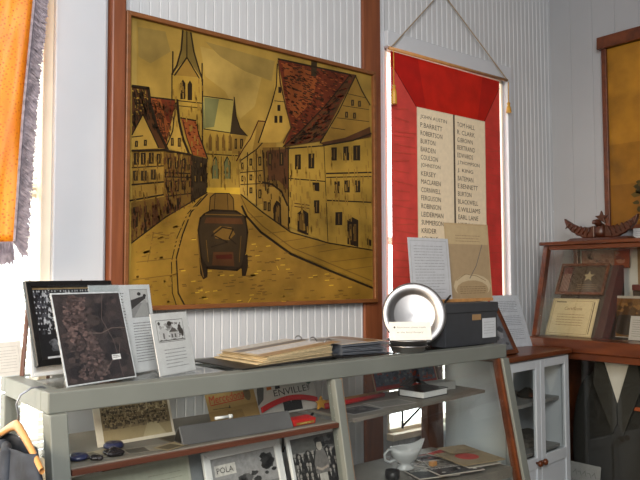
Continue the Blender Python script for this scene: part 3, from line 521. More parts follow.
('d','o2',6,[(1127,496,1128,467),(1011,488,1012,460),(1084,471,1086,443),(1077,674,1079,645),(1154,593,1155,565),(1187,593,1189,564),(1207,643,1208,614),(1032,332,1034,304),(1120,565,1122,537),(984,561,986,533),(1116,581,1118,553),(983,557,984,529),(1072,499,1074,471),(1075,538,1077,510),(1092,398,1094,370),(1018,501,1020,474),(1197,353,1198,324),(1178,272,1179,244),(1087,317,1089,289),(1182,581,1184,553),(1174,511,1175,482),(1114,681,1115,652),(1166,593,1167,564),(1071,482,1073,453),(1205,414,1207,385),(1031,470,1032,442),(1131,579,1133,550),(1219,609,1221,580),(1008,531,1009,503),(1220,269,1222,240),(1075,390,1077,362),(1116,720,1117,692),(1219,301,1220,272),(1222,663,1224,634),(1105,327,1107,299),(1201,311,1203,282),(1047,684,1049,656),(1096,722,1098,694),(1034,528,1036,500),(1063,588,1065,560),(1088,492,1090,464),(990,630,992,602),(1098,283,1100,255),(1016,290,1018,263),(1054,520,1055,492),(1179,535,1181,506),(966,518,968,491),(1034,494,1035,466),(1107,396,1109,368),(1231,355,1233,326),(1124,341,1125,312),(961,425,963,397),(1078,588,1079,560),(1149,569,1150,540),(1216,721,1218,692),(1022,506,1024,478),(987,690,989,662),(1147,629,1149,600),(984,383,985,356),(1202,443,1204,415),(1131,616,1133,588),(1218,351,1219,322),(1186,482,1188,454),(1013,505,1014,478),(1058,429,1059,401),(988,646,989,618),(1110,692,1111,664),(993,467,994,440),(1075,325,1077,297),(1242,477,1243,448),(1137,541,1138,512),(1125,566,1127,537),(1207,500,1208,471),(1017,534,1018,506),(1201,761,1203,732),(1094,614,1096,586),(1019,573,1021,545),(1161,431,1163,403),(1093,560,1094,532),(1070,685,1072,657)]),
('d','k',4,[(659,405,660,384),(647,464,648,442),(642,437,643,416),(740,339,741,318),(707,623,708,602),(696,451,697,429),(722,498,723,476),(720,558,721,536),(752,553,753,531),(624,604,625,582),(745,364,746,342),(668,652,669,630),(723,678,724,656),(715,512,716,490),(656,665,657,643),(631,543,632,522),(667,600,668,579),(751,479,752,457),(626,532,627,511),(725,546,726,524),(609,640,610,618),(685,367,686,345),(747,368,748,346),(625,491,626,470),(739,507,740,485),(634,489,635,468),(623,638,624,616),(691,671,692,649),(663,549,664,528),(722,537,723,515),(668,426,669,405),(628,484,629,463),(632,514,633,493),(745,368,746,346),(657,526,658,504),(672,411,673,389),(742,419,744,397),(740,567,741,545),(694,488,695,467),(680,509,681,487),(721,656,722,634),(697,420,698,398),(675,523,676,501),(653,637,654,615),(649,589,650,568),(667,528,668,506),(637,519,638,498),(726,536,727,514),(652,542,653,521),(679,431,680,409),(623,643,624,621),(717,580,718,558),(743,363,744,341),(682,643,683,622),(642,662,643,641),(690,457,691,435),(711,537,712,515),(738,338,739,316),(705,480,706,458),(742,483,743,461)]),
('d','b1',3,[(494,578,495,561),(527,447,528,430),(555,534,556,517),(603,443,604,426),(560,566,561,549),(568,435,569,418),(492,599,493,582),(597,475,598,458),(504,582,506,566),(510,507,511,490),(566,519,567,502),(572,522,573,505),(553,576,555,559),(525,594,526,577),(532,568,533,551),(577,542,578,525),(591,532,592,515),(522,558,523,541),(565,644,566,627),(571,496,572,479),(550,578,551,561),(505,572,506,555),(495,575,496,558),(511,530,512,513),(486,597,487,581),(590,509,591,493),(488,555,489,538),(498,563,499,546),(576,630,577,613),(583,553,584,536),(504,480,505,463),(594,551,595,534),(511,467,512,451),(592,650,593,633),(572,639,574,622),(538,539,539,523),(516,524,517,508),(603,602,604,585),(594,515,595,498),(489,604,490,587)]),
('d','o2',5,[(357,580,358,560),(461,614,462,593),(407,601,408,581),(380,585,381,564),(419,637,420,617),(357,616,358,596),(350,550,351,530),(413,529,414,509),(429,559,430,539),(357,604,358,584),(336,507,337,487),(478,554,479,533),(405,635,406,615),(412,520,413,500),(404,566,405,546),(331,651,332,631),(414,494,415,473),(366,583,367,563),(374,683,375,663),(368,539,369,518),(382,599,383,578),(409,563,410,543),(425,542,426,522),(473,558,474,538),(416,486,417,466),(394,579,395,559),(332,548,333,527),(330,646,331,626),(450,520,451,499),(434,660,435,639),(479,582,480,561),(465,511,466,490),(433,589,434,569),(432,688,433,667),(424,553,425,533),(447,550,448,530),(342,497,343,477),(455,661,456,641),(413,690,414,670),(360,616,361,596),(403,517,404,496),(483,530,484,509),(372,630,373,610),(334,569,335,549),(383,570,385,550),(390,546,391,526),(450,614,451,593),(403,544,404,523),(352,550,353,530),(336,630,337,610)]),
('d','o2',5,[(237,742,238,722),(230,611,232,591),(215,631,216,612),(275,848,276,828),(216,662,217,643),(254,706,255,686),(293,869,294,849),(219,698,220,679),(214,866,215,846),(288,658,289,638),(216,877,217,857),(280,825,281,805),(280,835,281,815),(311,878,312,858),(222,834,223,814),(262,645,263,625),(195,719,196,699),(303,786,304,766),(275,671,276,651),(218,603,219,583),(285,759,286,739),(205,868,206,848),(294,723,295,703),(247,770,248,751),(179,841,180,821),(188,599,189,580),(304,779,305,759),(261,711,262,691),(197,585,198,565),(260,792,261,772),(288,616,289,596),(189,813,190,793),(189,763,190,744),(291,906,292,886),(221,860,222,840),(244,627,245,608),(187,760,188,740),(210,853,211,833),(215,587,216,568),(193,816,194,796),(220,755,221,736),(283,741,284,721),(284,755,285,735),(288,799,289,779),(258,787,259,767),(232,850,233,831),(293,801,294,781),(305,695,306,675),(193,599,194,580),(292,714,293,694)]),
('d','o6',7,[(349,60,372,61),(361,36,384,37),(438,38,461,39),(614,249,640,252),(575,237,600,239),(485,134,509,135),(499,323,524,326),(501,160,526,162),(433,283,457,286),(697,39,723,40),(688,143,715,145),(431,211,455,213),(335,291,358,293),(235,160,257,162),(641,220,667,223),(713,23,740,24),(367,174,390,176),(312,25,335,27),(236,229,258,231),(689,22,716,23),(367,284,390,287),(449,244,473,246),(604,213,630,215),(335,285,358,288),(296,319,318,321),(308,378,331,381),(501,148,526,149),(364,24,387,25),(369,199,392,201),(573,144,598,146),(257,246,279,248),(513,90,537,92),(711,164,738,166),(505,222,529,224),(318,309,341,312),(399,352,422,355),(326,222,349,224),(293,383,315,386),(248,58,270,59),(240,27,262,28),(302,36,324,37),(395,35,418,37),(458,253,482,255),(458,25,482,26),(495,59,520,60),(454,148,478,150),(539,113,564,115),(434,327,458,330),(291,228,313,230),(333,203,356,206),(636,55,662,56),(268,210,290,212),(460,328,484,331),(273,82,295,83),(319,96,342,97),(276,327,298,330),(307,75,330,76),(249,307,271,309),(553,225,578,227),(227,116,249,118),(429,188,453,190),(306,27,329,28),(403,350,427,353),(427,317,451,319),(474,156,498,158),(342,165,365,167),(525,13,550,14),(335,356,358,359),(250,38,272,40),(417,250,440,252),(263,288,286,291),(456,189,481,191),(694,176,721,178),(468,110,492,111),(502,270,526,273),(490,331,515,334),(499,262,524,265),(258,156,280,158),(431,107,455,108),(745,173,772,175),(532,258,557,260),(364,328,387,331),(490,308,514,310),(343,220,366,222),(373,363,397,366),(359,392,382,395),(452,261,476,263),(542,114,567,115),(224,180,245,182),(738,45,765,47),(616,91,642,92),(767,164,795,166),(297,126,319,127),(335,44,358,45),(316,55,339,56),(579,138,604,140),(318,210,341,212),(608,99,633,100),(563,179,589,181),(444,273,468,275),(397,365,420,368),(382,382,405,385),(481,319,506,321),(408,91,432,92),(618,38,644,39),(707,69,734,70),(658,204,684,207),(470,120,494,122),(428,294,451,297),(361,30,384,31)]),
('d','y2',8,[(155,102,176,108),(137,210,158,217),(174,170,195,176),(77,236,97,242),(147,92,168,98),(43,133,63,139),(247,388,269,395),(69,39,89,44),(156,79,177,85),(34,39,54,44),(197,336,218,343),(86,0,106,1),(70,12,90,17),(263,377,285,384),(119,253,140,260),(169,267,191,274),(90,229,110,236),(152,146,173,152),(122,100,143,106),(83,7,103,12),(231,334,253,341),(63,201,83,207),(147,28,168,33),(117,177,138,183),(223,345,245,352),(22,173,41,179),(147,306,168,312),(139,0,159,0),(35,108,54,113),(65,259,85,265),(188,235,210,241),(197,298,219,305),(185,300,206,307),(166,240,188,247),(121,257,142,264),(80,35,100,40),(147,10,167,15),(91,196,111,202),(178,300,199,307),(162,12,183,17),(20,106,40,111),(61,193,81,199),(174,111,195,117),(90,147,110,152),(114,64,135,70),(129,86,150,92),(24,55,44,60),(145,319,166,326),(107,20,127,25),(38,204,57,210),(129,182,150,188),(95,96,115,102),(173,116,194,121),(63,200,83,206),(237,378,259,386),(186,219,208,225),(193,251,215,257),(145,51,166,56),(74,268,94,274),(41,224,61,230)]),
('d','k',4,[(810,721,822,716),(819,762,831,756),(862,925,875,920),(783,840,795,834),(957,1045,970,1040),(867,927,879,922),(761,948,773,943),(1005,1057,1018,1052),(983,1034,997,1029),(751,722,764,716),(957,906,970,900),(813,867,826,862),(1046,1042,1060,1037),(955,987,968,982),(773,796,785,790),(836,837,848,832),(1103,1067,1117,1062),(717,946,729,940),(1001,951,1015,946),(807,842,819,836),(794,726,806,720),(1104,1065,1118,1060),(823,1004,836,999),(824,997,836,992),(835,815,848,809),(787,857,800,852),(733,971,745,966),(745,959,757,954),(881,882,894,876),(926,923,940,917),(930,928,943,923),(752,981,764,976),(718,934,730,928),(923,966,936,960),(823,923,835,918),(965,888,978,882),(712,1030,724,1025),(882,798,894,792),(912,850,924,844),(854,981,866,976),(783,884,796,879),(889,885,902,879),(892,811,905,805),(774,917,786,912),(905,1044,918,1039),(967,887,980,882),(1077,1034,1091,1029),(812,813,824,808),(889,981,902,976),(725,987,737,982),(736,895,748,889),(753,840,765,834),(819,968,831,963),(771,912,784,906),(899,1011,912,1006),(824,763,837,758),(833,995,846,990),(761,945,773,940),(777,724,789,719),(834,841,847,835),(891,1041,904,1036),(838,1027,850,1022),(717,985,729,980),(878,873,891,868),(869,833,882,828),(760,888,772,883),(903,758,916,752),(846,874,858,869),(847,973,859,968),(867,936,879,931),(978,944,991,939),(1052,1040,1065,1035),(767,995,779,990),(853,757,866,751),(736,949,748,944),(733,926,745,921),(749,1001,761,996),(882,906,895,900),(748,836,760,831),(863,780,876,774),(1018,1044,1031,1039),(947,845,960,840),(777,806,789,801),(826,790,839,785),(855,892,867,886),(893,923,906,917),(1012,1022,1026,1017),(771,770,783,764),(828,965,840,960),(966,877,979,871)]),
('d','k',4,[(999,917,1017,929),(879,749,896,760),(954,819,972,831),(798,718,815,729),(890,782,907,794),(988,882,1006,894),(806,725,823,736),(879,733,896,744),(928,754,946,765),(821,725,838,736),(1014,931,1032,943),(948,790,966,802),(1040,979,1058,991),(1020,927,1039,939),(799,735,816,747),(881,784,899,795),(978,900,996,913),(854,713,871,724),(812,740,829,751),(903,750,920,762),(769,696,786,706),(816,751,833,762),(959,856,977,868),(837,746,854,758),(775,707,791,718),(960,845,978,857),(823,724,840,735),(936,851,954,863),(801,724,818,735),(826,743,843,754),(884,754,901,766),(880,742,897,753),(949,881,967,893),(869,769,887,780),(935,812,953,823),(865,771,882,782),(953,885,971,897),(968,868,986,880),(890,802,908,813),(773,711,790,722),(951,827,969,838),(925,733,942,745),(1074,1023,1093,1036),(926,776,944,787),(994,882,1013,895),(903,782,920,793),(1000,931,1018,943),(876,784,894,796),(921,825,938,837),(867,721,885,732)]),
('l','k',9,[(11,827),(75,830),(84,770),(113,682),(156,605)]),
('l','k',8,[(197,803),(206,722),(224,653),(251,596)]),
('l','k',7,[(13,582),(160,602)]),
('l','k',7,[(148,597),(260,593)]),
('p','b1',[(342,368),(347,429),(370,447),(436,451),(455,432),(460,374)]),
('l','k',4,[(342,368),(347,429),(370,447),(436,451),(455,432),(460,374)]),
('l','k',3,[(370,447),(365,377)]),
('l','k',3,[(426,451),(431,381)]),
('p','k',[(298,183),(321,187),(337,152),(335,108),(317,98),(303,120)]),
('p','k',[(494,194),(526,203),(529,153),(517,111),(499,111)]),
('p','b2',[(320,359),(356,377),(470,379),(514,357),(526,294),(516,219),(499,153),(475,136),(334,144),(307,183),(293,294),(302,342)]),
('l','k',8,[(320,359),(356,377),(470,379),(514,357),(526,294),(516,219),(499,153),(475,136),(334,144),(307,183),(293,294),(302,342),(320,359)]),
('p','b3',[(329,347),(494,351),(504,327),(320,323)]),
('l','b1',4,[(324,359),(499,364)]),
('p','b1',[(361,292),(394,314),(446,312),(465,284),(436,258),(371,264)]),
('l','k',6,[(352,272),(403,310),(455,304),(436,267),(470,243)]),
('l','k',5,[(370,273),(427,250),(352,228)]),
('p','b3',[(362,208),(456,210),(461,152),(357,156)]),
('p','r3',[(371,196),(451,201),(451,181),(376,180)]),
('l','k',5,[(312,151),(509,144)]),
('l','b1',3,[(329,255),(339,168)]),
('l','b1',3,[(494,277),(485,169)]),
('l','b1',5,[(289,278),(303,167),(317,108)]),
('l','y1',4,[(677,154),(685,137)]),
('l','y1',4,[(544,20),(529,0)])]
# ------------------------------------------------------------------ materials
wall_m   = mat('painted boards', (196,199,203), .55, var=.03, scale=3)
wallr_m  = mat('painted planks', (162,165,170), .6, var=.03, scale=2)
trimw_m  = mat('white casing paint', (200,205,212), .5, var=.02, scale=3)
cream_m  = mat('cream window paint', (240,232,212), .5, var=.03)
floor_m  = mat('floor boards', (110,84,60), .5, var=.2, scale=4, stretch=(1,12,1))
ceil_m   = mat('ceiling paint', (205,205,205), .8, var=.02)
brown_m  = mat('stained post wood', (128,74,44), .45, var=.1, scale=6, stretch=(6,6,.5), dark=(104,56,34))
dbrown_m = mat('dark board wood', (88,50,30), .5, var=.15, scale=6, stretch=(6,6,.5))
frame_m  = mat('picture frame wood', (120,74,38), .45, var=.12, scale=10, stretch=(1,4,4))
case_m   = mat('grey green case paint', (112,117,112), .5, var=.05, scale=6)
shelf_m  = mat('shelf wood', (84,48,34), .5, var=.15, scale=5, stretch=(.6,6,6))
shelft_m = mat('shelf top', (120,116,108), .6, var=.1)
mahog_m  = mat('red brown varnished wood', (100,52,26), .3, var=.2, scale=6, stretch=(3,.6,3), dark=(70,32,14))
oak_m    = mat('cabinet top wood', (112,58,26), .3, var=.15, scale=6, stretch=(.6,5,5), dark=(84,38,16))
white_m  = mat('white cabinet paint', (205,212,218), .4, var=.02, scale=3)
blackf_m = mat('black frame lacquer', (18,17,18), .35, var=.1)
alu_m    = mat('spun aluminium', (176,176,178), .42, 1., var=.06, scale=4, stretch=(1,1,20))
spun_m   = mat('turned aluminium', (178,178,180), .45, 1., var=.05, scale=4)
def turned(m, axis):             # lathe marks stretch the highlights
    N = m.node_tree.nodes; b = N['Principled BSDF']; b.inputs['Anisotropic'].default_value = .55
    t = N.new('ShaderNodeTangent'); t.direction_type = 'RADIAL'; t.axis = axis; m.node_tree.links.new(t.outputs[0], b.inputs['Tangent'])
turned(spun_m, 'Y')
iron_m   = mat('dark wire', (60,58,56), .35, .8)
steel_m  = mat('steel wire', (150,154,164), .3, .9, var=.05)
boxg_m   = mat('charcoal box board', (54,57,62), .6, var=.06, scale=20)
hang_m   = mat('pale hanger wood', (196,142,84), .4, var=.1, scale=8, stretch=(4,1,1))
denim_m  = mat('dark blue grey cloth', (52,58,68), .9, var=.3, scale=14, bump=.5)
lining_m = mat('brown lining cloth', (74,50,34), .8, var=.2, scale=12)
suit_m   = mat('charcoal wool', (32,31,27), .9, var=.1, scale=12)
shirt_m  = mat('pale shirt cloth', (190,188,180), .8, var=.05)
orange_m = mat('orange silk', (232,164,44), .45, var=.1, scale=7, stretch=(2,2,.7), dark=(212,132,26), bump=.3, trans=.4)
def dotted(m, sc, ink):          # small woven spots laid over the silk
    nt = m.node_tree; N = nt.nodes; Lk = nt.links; b = N['Principled BSDF']; tc = N['Texture Coordinate']
    vo = N.new('ShaderNodeTexVoronoi'); vo.inputs['Scale'].default_value = sc; vo.inputs['Randomness'].default_value = .25
    mp = N.new('ShaderNodeMapping'); mp.inputs['Rotation'].default_value = (0,.6,0); mp.inputs['Scale'].default_value = (1,.01,1); Lk.new(tc.outputs['Object'], mp.inputs[0]); Lk.new(mp.outputs[0], vo.inputs['Vector'])
    lt = N.new('ShaderNodeMath'); lt.operation = 'LESS_THAN'; lt.inputs[1].default_value = .3; Lk.new(vo.outputs['Distance'], lt.inputs[0])
    src = b.inputs['Base Color'].links[0].from_socket; users = [l.to_socket for l in src.links]
    mx = N.new('ShaderNodeMixRGB'); mx.inputs[2].default_value = (*lin(ink),1); Lk.new(lt.outputs[0], mx.inputs[0]); Lk.new(src, mx.inputs[1])
    for u in users: Lk.new(mx.outputs[0], u)
dotted(orange_m, 85, (204,120,30))
fringe_m = mat('grey fringe yarn', (176,166,176), .8, var=.2, scale=60, trans=.35)
gold_m   = mat('gold cord', (196,148,50), .4, var=.15, scale=40)
cord_m   = mat('tan cord', (150,132,106), .7, var=.1, scale=40)
white_p  = mat('white plastic', (228,230,230), .4, var=.02)
china_m  = mat('white china', (205,208,208), .2, var=.02)
grey_m   = mat('grey slate', (88,88,90), .45, var=.1, scale=8)
pages_m  = mat('page edges', (206,188,150), .7, var=.25, scale=60, stretch=(.3,.3,30))
binder_m = mat('black binder vinyl', (28,27,27), .45, var=.1)
binderw_m= mat('grey blue binder edge', (120,126,136), .4, var=.2, scale=20, stretch=(1,1,20))
red_m    = mat('red card', (196,26,24), .45, var=.08)
yellow_m = mat('gold foil', (196,140,40), .4, var=.15)
blackp_m = mat('black plastic', (20,20,20), .4, var=.1)
blind_m  = mat('blind slats', (248,244,232), .6, var=.02, trans=.5)
back_m   = mat('case backing', (120,118,112), .7, var=.05)
carve_m  = mat('carved dark wood', (72,36,20), .35, var=.2, scale=14)
velvet_m = mat('dark display cloth', (58,46,38), .9, var=.1)
glass_m  = glass_mat('clear pane', (251,252,251))
gtop_m   = glass_mat('plate glass top', (238,241,240), 1.0, .06)
acryl_m  = glass_mat('clear acrylic', (251,252,252), .55, .06)
paper_m  = art_mat('paper print', .65, .3, .06, 40)
photo_m  = art_mat('glossy photo print', .3, .45, .2, 60)
paint_m  = art_mat('varnished painting', .34, .3, .46, 4.5, bump=.12)
cloth_m  = art_mat('satin banner cloth', .45, .4, .14, 10, trans=.25, bump=.2)

# ------------------------------------------------------------------ setting
def beads(m, x0, x1, z0, z1, pitch=.041, d=.0022, gw=.0035, at=lambda u,v,z:(u,v,z)):
    pts = [x0]; k = math.ceil(x0/pitch)
    prof = [(x0,0)]
    while k*pitch < x1-gw:
        c = k*pitch
        if c-gw > x0:
            prof += [(c-gw,0),(c-gw*.3,d),(c+gw*.3,d),(c+gw,0)]
            if pitch < .06: prof += [(c+gw*1.2,-.0008),(c+gw*2.6,-.0008),(c+gw*2.9,.0006),(c+gw*3.2,0)]
        k += 1
    prof.append((x1,0))
    m.grid([[at(u,v,z0) for u,v in prof],[at(u,v,z1) for u,v in prof]])
CZ = 3.5; RX = 3.965; WY0 = -5.6; LX = -2.6
m = M()
for r in ((LX,-.2,0,CZ),(-.2,.822,0,.72),(-.2,.822,2.9,CZ),(.822,2.47,0,CZ),(2.47,3.46,0,.72),(2.47,3.46,2.66,CZ),(3.46,RX,0,CZ)): beads(m,*r)
tag(m.build('wall_back', wall_m), kind='structure')
m = M(); beads(m, WY0, 0, 0, CZ, .145, .003, .002, lambda u,v,z:(RX+v,u,z)); tag(m.build('wall_right', wallr_m), kind='structure')
m = M(); beads(m, WY0, 0, 0, CZ, .145, .003, .002, lambda u,v,z:(LX-v,u,z)); tag(m.build('wall_left', wallr_m), kind='structure')
m = M(); m.grid([[(LX,WY0,0),(RX,WY0,0)],[(LX,WY0,CZ),(RX,WY0,CZ)]]); tag(m.build('wall_front', wallr_m), kind='structure')
tag(M().box(LX,RX,WY0,.1,-.05,0).build('floor', floor_m), kind='structure')
tag(M().box(LX,RX,WY0,.1,CZ,CZ+.05).build('ceiling', ceil_m), kind='structure')
tag(M().box(1.075,2.30,-.018,0,0,.14).build('baseboard_back', trimw_m, bev=.004), kind='structure')
tag(M().box(RX-.018,RX,WY0,0,0,.14).build('baseboard_right', trimw_m, bev=.004), kind='structure')
tag(M().box(.822,1.006,-.022,.02,0,CZ).build('trim_1', trimw_m, bev=.004), kind='structure')
tag(M().box(1.016,1.071,-.05,.0,0,CZ).build('trim_2', brown_m, bev=.006), kind='structure')
tag(M().box(2.305,2.424,-.02,.0,0,CZ).build('trim_3', brown_m, bev=.006), kind='structure')
tag(M().box(3.462,3.50,-.028,.02,.62,2.72).build('trim_4', trimw_m, bev=.004), kind='structure')
tag(M().box(2.463,3.50,-.03,.02,2.66,2.74).build('trim_5', trimw_m, bev=.004), kind='structure')
tag(M().box(2.463,3.50,-.045,.06,.69,.722).build('trim_6', cream_m, bev=.004), kind='structure')
def window(name, x0, x1, z0, z1, rails, fw=.035):
    w = thing(name, None, None, ((x0+x1)/2,.07,z0)); w['kind'] = 'structure'
    m = M()
    for a,b,c,d in ((x0,x0+fw,z0,z1),(x1-fw,x1,z0,z1),(x0,x1,z0,z0+fw),(x0,x1,z1-fw,z1)): m.box(a,b,.002,.11,c,d)
    for z in rails: m.box(x0,x1,.06,.1,z-.02,z+.02)
    o = m.build('window_frame', cream_m, w, bev=.003, world=True); o['kind'] = 'structure'
    o = M().box(x0+fw,x1-fw,.075,.079,z0+fw,z1-fw).build('window_pane', glass_m, w, world=True); o['kind'] = 'structure'
window('window_1', -.2, .822, .72, 2.9, (1.8,))
window('window_2', 2.471, 3.459, .722, 2.659, (1.68,), .018)
def blind(label, x0, x1, z0, z1, pitch, tilt):
    t = thing('window_blind', label, 'blind', ((x0+x1)/2,.03,z0), group='window blinds')
    m = M(); z = z0+.03
    while z < z1-.04:
        dy,dz = .012*math.cos(tilt), .012*math.sin(tilt)
        m.grid([[(x0,.03-dy,z-dz),(x1,.03-dy,z-dz)],[(x0,.03,z+.0025),(x1,.03,z+.0025)],[(x0,.03+dy,z+dz),(x1,.03+dy,z+dz)]]); z += pitch
    m.build('slats', blind_m, t, world=True)
    M().box(x0,x1,.012,.048,z1-.04,z1).build('head_rail', cream_m, t, bev=.003, world=True)
    M().box(x0,x1,.018,.042,z0,z0+.02).build('bottom_rail', cream_m, t, bev=.003, world=True)
    for q in (.15,.85): M().tube([(x0+(x1-x0)*q,.03,z0),(x0+(x1-x0)*q,.03,z1)],.0012,5).build('ladder_cord', cord_m, t, world=True)
blind('white slatted blind in the bright left window behind the orange banner', -.155, .78, .78, 2.86, .026, .7)
blind('white slatted blind in the window behind the red banner', 2.545, 3.415, .83, 2.62, .026, 1.1)

tag(M().box(2.692,2.80,-.075,-.05,0,1.13).build('wooden_board', dbrown_m, bev=.004), 'dark brown wooden board standing upright behind the grey case beside the white cabinet', 'board')

# ------------------------------------------------------------------ the street painting
PC = dict(s1=(144,116,52), s2=(152,126,64), s3=(128,106,54), o1=(146,116,46), o2=(128,98,40), o3=(150,132,66), o4=(98,80,36), o5=(156,124,54), o6=(126,96,34),
          g1=(104,102,62), g2=(98,98,60), b1=(96,70,28), b2=(50,38,22), b3=(74,46,24), k=(36,26,14), w=(120,92,38), r1=(126,66,30), r2=(92,40,20), r3=(66,26,14), r4=(136,70,32), y1=(176,140,46), y2=(128,96,36))
pt = thing('framed_painting', 'large ochre painting of an old town street with church tower in brown frame', 'painting', (1.7,-.03,1.372))
ring(1.29, 1.128, .018, -.028, 0).build('picture_frame', frame_m, pt, bev=.003).location = (.017,.006,0)
a = Art(1254, 1092, PC['s1'], 4, step=.03)
for e in PAINT:
    if e[0] == 'p': a.poly(PC[e[1]], *e[2])
    elif e[0] == 'l': a.line(PC[e[1]], e[2], e[3])
    else:
        a.up()
        for q in e[3]: a.line(PC[e[1]], e[2], [(q[0],q[1]),(q[2],q[3])], lift=False)
a.build('canvas', paint_m, pt, loc=(.017,-.004,.018))

# ------------------------------------------------------------------ red banner with name lists
bn = thing('red_banner', 'red cloth honour roll banner with two columns of hand lettered names hung before the window', 'banner', (2.93,-.042,1.17))
W,H = 895,1465
a = Art(W, H, (214,62,58), .6, step=.05)
a.poly((222,84,76), (0,0),(0,H-60),(190,H-265),(190,0))
a.poly((216,72,66), (W,0),(W,H-40),(752,H-262),(752,0))
a.poly((192,30,22), (0,H),(W,H),(W,H-40),(748,H-262),(190,H-262),(0,H-60))
a.poly((212,38,24), (200,H),(740,H),(690,H-255),(260,H-258))
a.line((120,14,12), 5, [(0,H-60),(190,H-262),(748,H-262),(W,H-40)])
R = random.Random(4)
for k in range(26):
    z = 60+k*44+R.uniform(-14,14); a.line((208,84,70), 7, [(R.uniform(4,30),z),(R.uniform(120,185),z+R.uniform(-14,14))]); a.line((206,76,66), 6, [(R.uniform(756,790),z),(R.uniform(820,W-6),z+R.uniform(-14,14))])
a.build('cloth', cloth_m, bn, loc=(0,.012,0))
NAMES = (('JOHN AUSTIN','P.BARRETT','ROBERTSON','BURTON','BARDEN','COULSON','JOHNSTON','KERSEY','MACLAREN','CORNWELL','FERGUSON','ROBINSON','LEIDERMAN','SUMMERSON','KRIDER','JOHN S.'),
         ('TOM HALL','R. CLARK','G.BROWN','BERTRAND','EDWARDS','J.THOMPSON','J. KING','BATEMAN','E.BENNETT','BURTON','BLACKWELL','E.WILLIAMS','EARL LANE','MCKENNON','ANDREW SIMMS'))
for col,(px,pw) in enumerate(((185,292),(479,272))):
    a = Art(pw, 1110, (224,208,180), .8, step=.05)
    a.rect((238,222,192), 6,30,pw-6,1104)
    for i,n in enumerate(NAMES[col]):
        w = min(pw-50, 19*len(n)); a.text(n, (66,46,30), 26, 1050-i*42.5, w, 25, rot=-1.0)
    a.line((60,44,32), 6, [(pw-2,0),(pw-2,1108)] if col == 0 else [(3,0),(3,1108)])
    a.build('name_panel', paper_m, bn, loc=(-W/2000+px/1000+pw/2000,.008,H/1000-.258-1.11))
M().tube([(-.475,-.005,H/1000+.005),(.50,-.005,H/1000+.012)], .009).build('hanging_rod', hang_m, bn, smooth=True)
M().tube([(-.465,-.012,H/1000+.01),(-.03,.03,H/1000+.42),(.49,-.012,H/1000+.015)], .0035, 6).build('hanging_cord', cord_m, bn)
M().lathe([(.004,0),(.012,.006),(.012,.02),(.004,.026)], 12, (-.03,.03,H/1000+.41)).build('nail_head', iron_m, bn)
for x,z,l in ((-.458,1.27,.085),(.492,1.33,.05)):
    M().lathe([(.016,z-l),(.013,z-.02),(.007,z-.006),(.011,z+.006),(.004,z+.014)], 12, (x,-.02,0)).tube([(x,-.02,z+.01),(x,-.02,H/1000)], .0025, 6).build('tassel', gold_m, bn)

# ------------------------------------------------------------------ orange banner
ob = thing('orange_banner', 'orange patterned silk banner with grey fringe hanging at the left window', 'banner', (.4,-.12,1.6))
rows = []
for i in range(46):
    z = 1.615+i*(2.72-1.615)/45; t = (z-1.615)/.81
    xr = .662+.044*t**1.3 if t < 1.6 else .72
    rows.append([(-.12+(xr+.12)*j/40, -.12+.02*math.sin(j*.55+i*.07)+.008*math.sin(j*1.7-i*.2), z-.02*(1-j/40)*(1 if i < 2 else .3)) for j in range(41)])
edge = [r[-1] for r in rows]; hem = rows[0]
M().grid(rows).build('silk_panel', orange_m, ob, smooth=True, solid=.002, world=True)
R = random.Random(2); m = M()
def strand(p, q, w):
    d = Vector(q)-Vector(p); n = d.cross(Vector((0,1,0))).normalized()*w/2
    m.grid([[Vector(p)-n, Vector(p)+n],[(Vector(p)+Vector(q))/2-n*1.2+Vector((R.uniform(-.003,.003),R.uniform(-.008,.002),0)),(Vector(p)+Vector(q))/2+n*1.2],[Vector(q)-n, Vector(q)+n]])
for k in range(1500):
    i = R.random()*44; p = Vector(edge[int(i)]).lerp(Vector(edge[int(i)+1]), i%1); strand(p, p+Vector((R.uniform(.026,.045),R.uniform(-.012,.006),R.uniform(-.055,-.015))), .0055)
m.build('side_fringe', fringe_m, ob, world=True)
m = M()
for k in range(900):
    i = R.random()*39.9; p = Vector(hem[int(i)]).lerp(Vector(hem[int(i)+1]), i%1); strand(p, p+Vector((R.uniform(-.006,.006),R.uniform(-.008,.004),R.uniform(-.075,-.06))), .0055)
m.build('hem_fringe', fringe_m, ob, world=True)
M().tube([(e[0]+.002,e[1]-.003,e[2]) for e in edge], .005, 6).build('braid', fringe_m, ob, world=True)
M().tube([(-.2,-.12,2.725),(.80,-.12,2.725)], .011).build('hanging_rod', brown_m, ob, smooth=True, world=True)
for x in (-.18,.79): M().box(x-.01,x+.01,-.125,-.02,2.705,2.745).build('rod_bracket', iron_m, ob, world=True)

# ------------------------------------------------------------------ grey display case
CX0, CX1, CB, CF, CT, SK = .632, 2.655, -.12, -.575, 1.19, .2
def fy(z): return CF - SK*(CT-z)
dc = thing('display_case', 'grey painted slant fronted glass display case filled with local history items', 'display case', ((CX0+CX1)/2,-.4,0))
def cb(name, m_, *b, bev=.004): return M().box(*b).build(name, m_, dc, bev=bev, world=True)
cb('top_rail', case_m, CX0,CX1,CF,CF+.06,CT-.058,CT)
cb('top_rail', case_m, CX0,CX1,CB-.05,CB,CT-.05,CT-.002)
cb('top_rail', case_m, CX0,CX0+.05,CF+.06,CB-.05,CT-.058,CT-.001)
cb('top_rail', case_m, CX1-.05,CX1,CF+.06,CB-.05,CT-.058,CT-.001)
zt = CT-.058; zb = .45
def slant(x0,x1,d0,d1): return M().prism([(fy(zb)+d0,zb),(fy(zb)+d1,zb),(fy(zt)+d1,zt),(fy(zt)+d0,zt)], x0, x1, 'x')
slant(CX0,CX0+.05,0,.06).build('post', case_m, dc, bev=.004, world=True)
slant(CX1-.045,CX1,0,.06).build('post', case_m, dc, bev=.004, world=True)
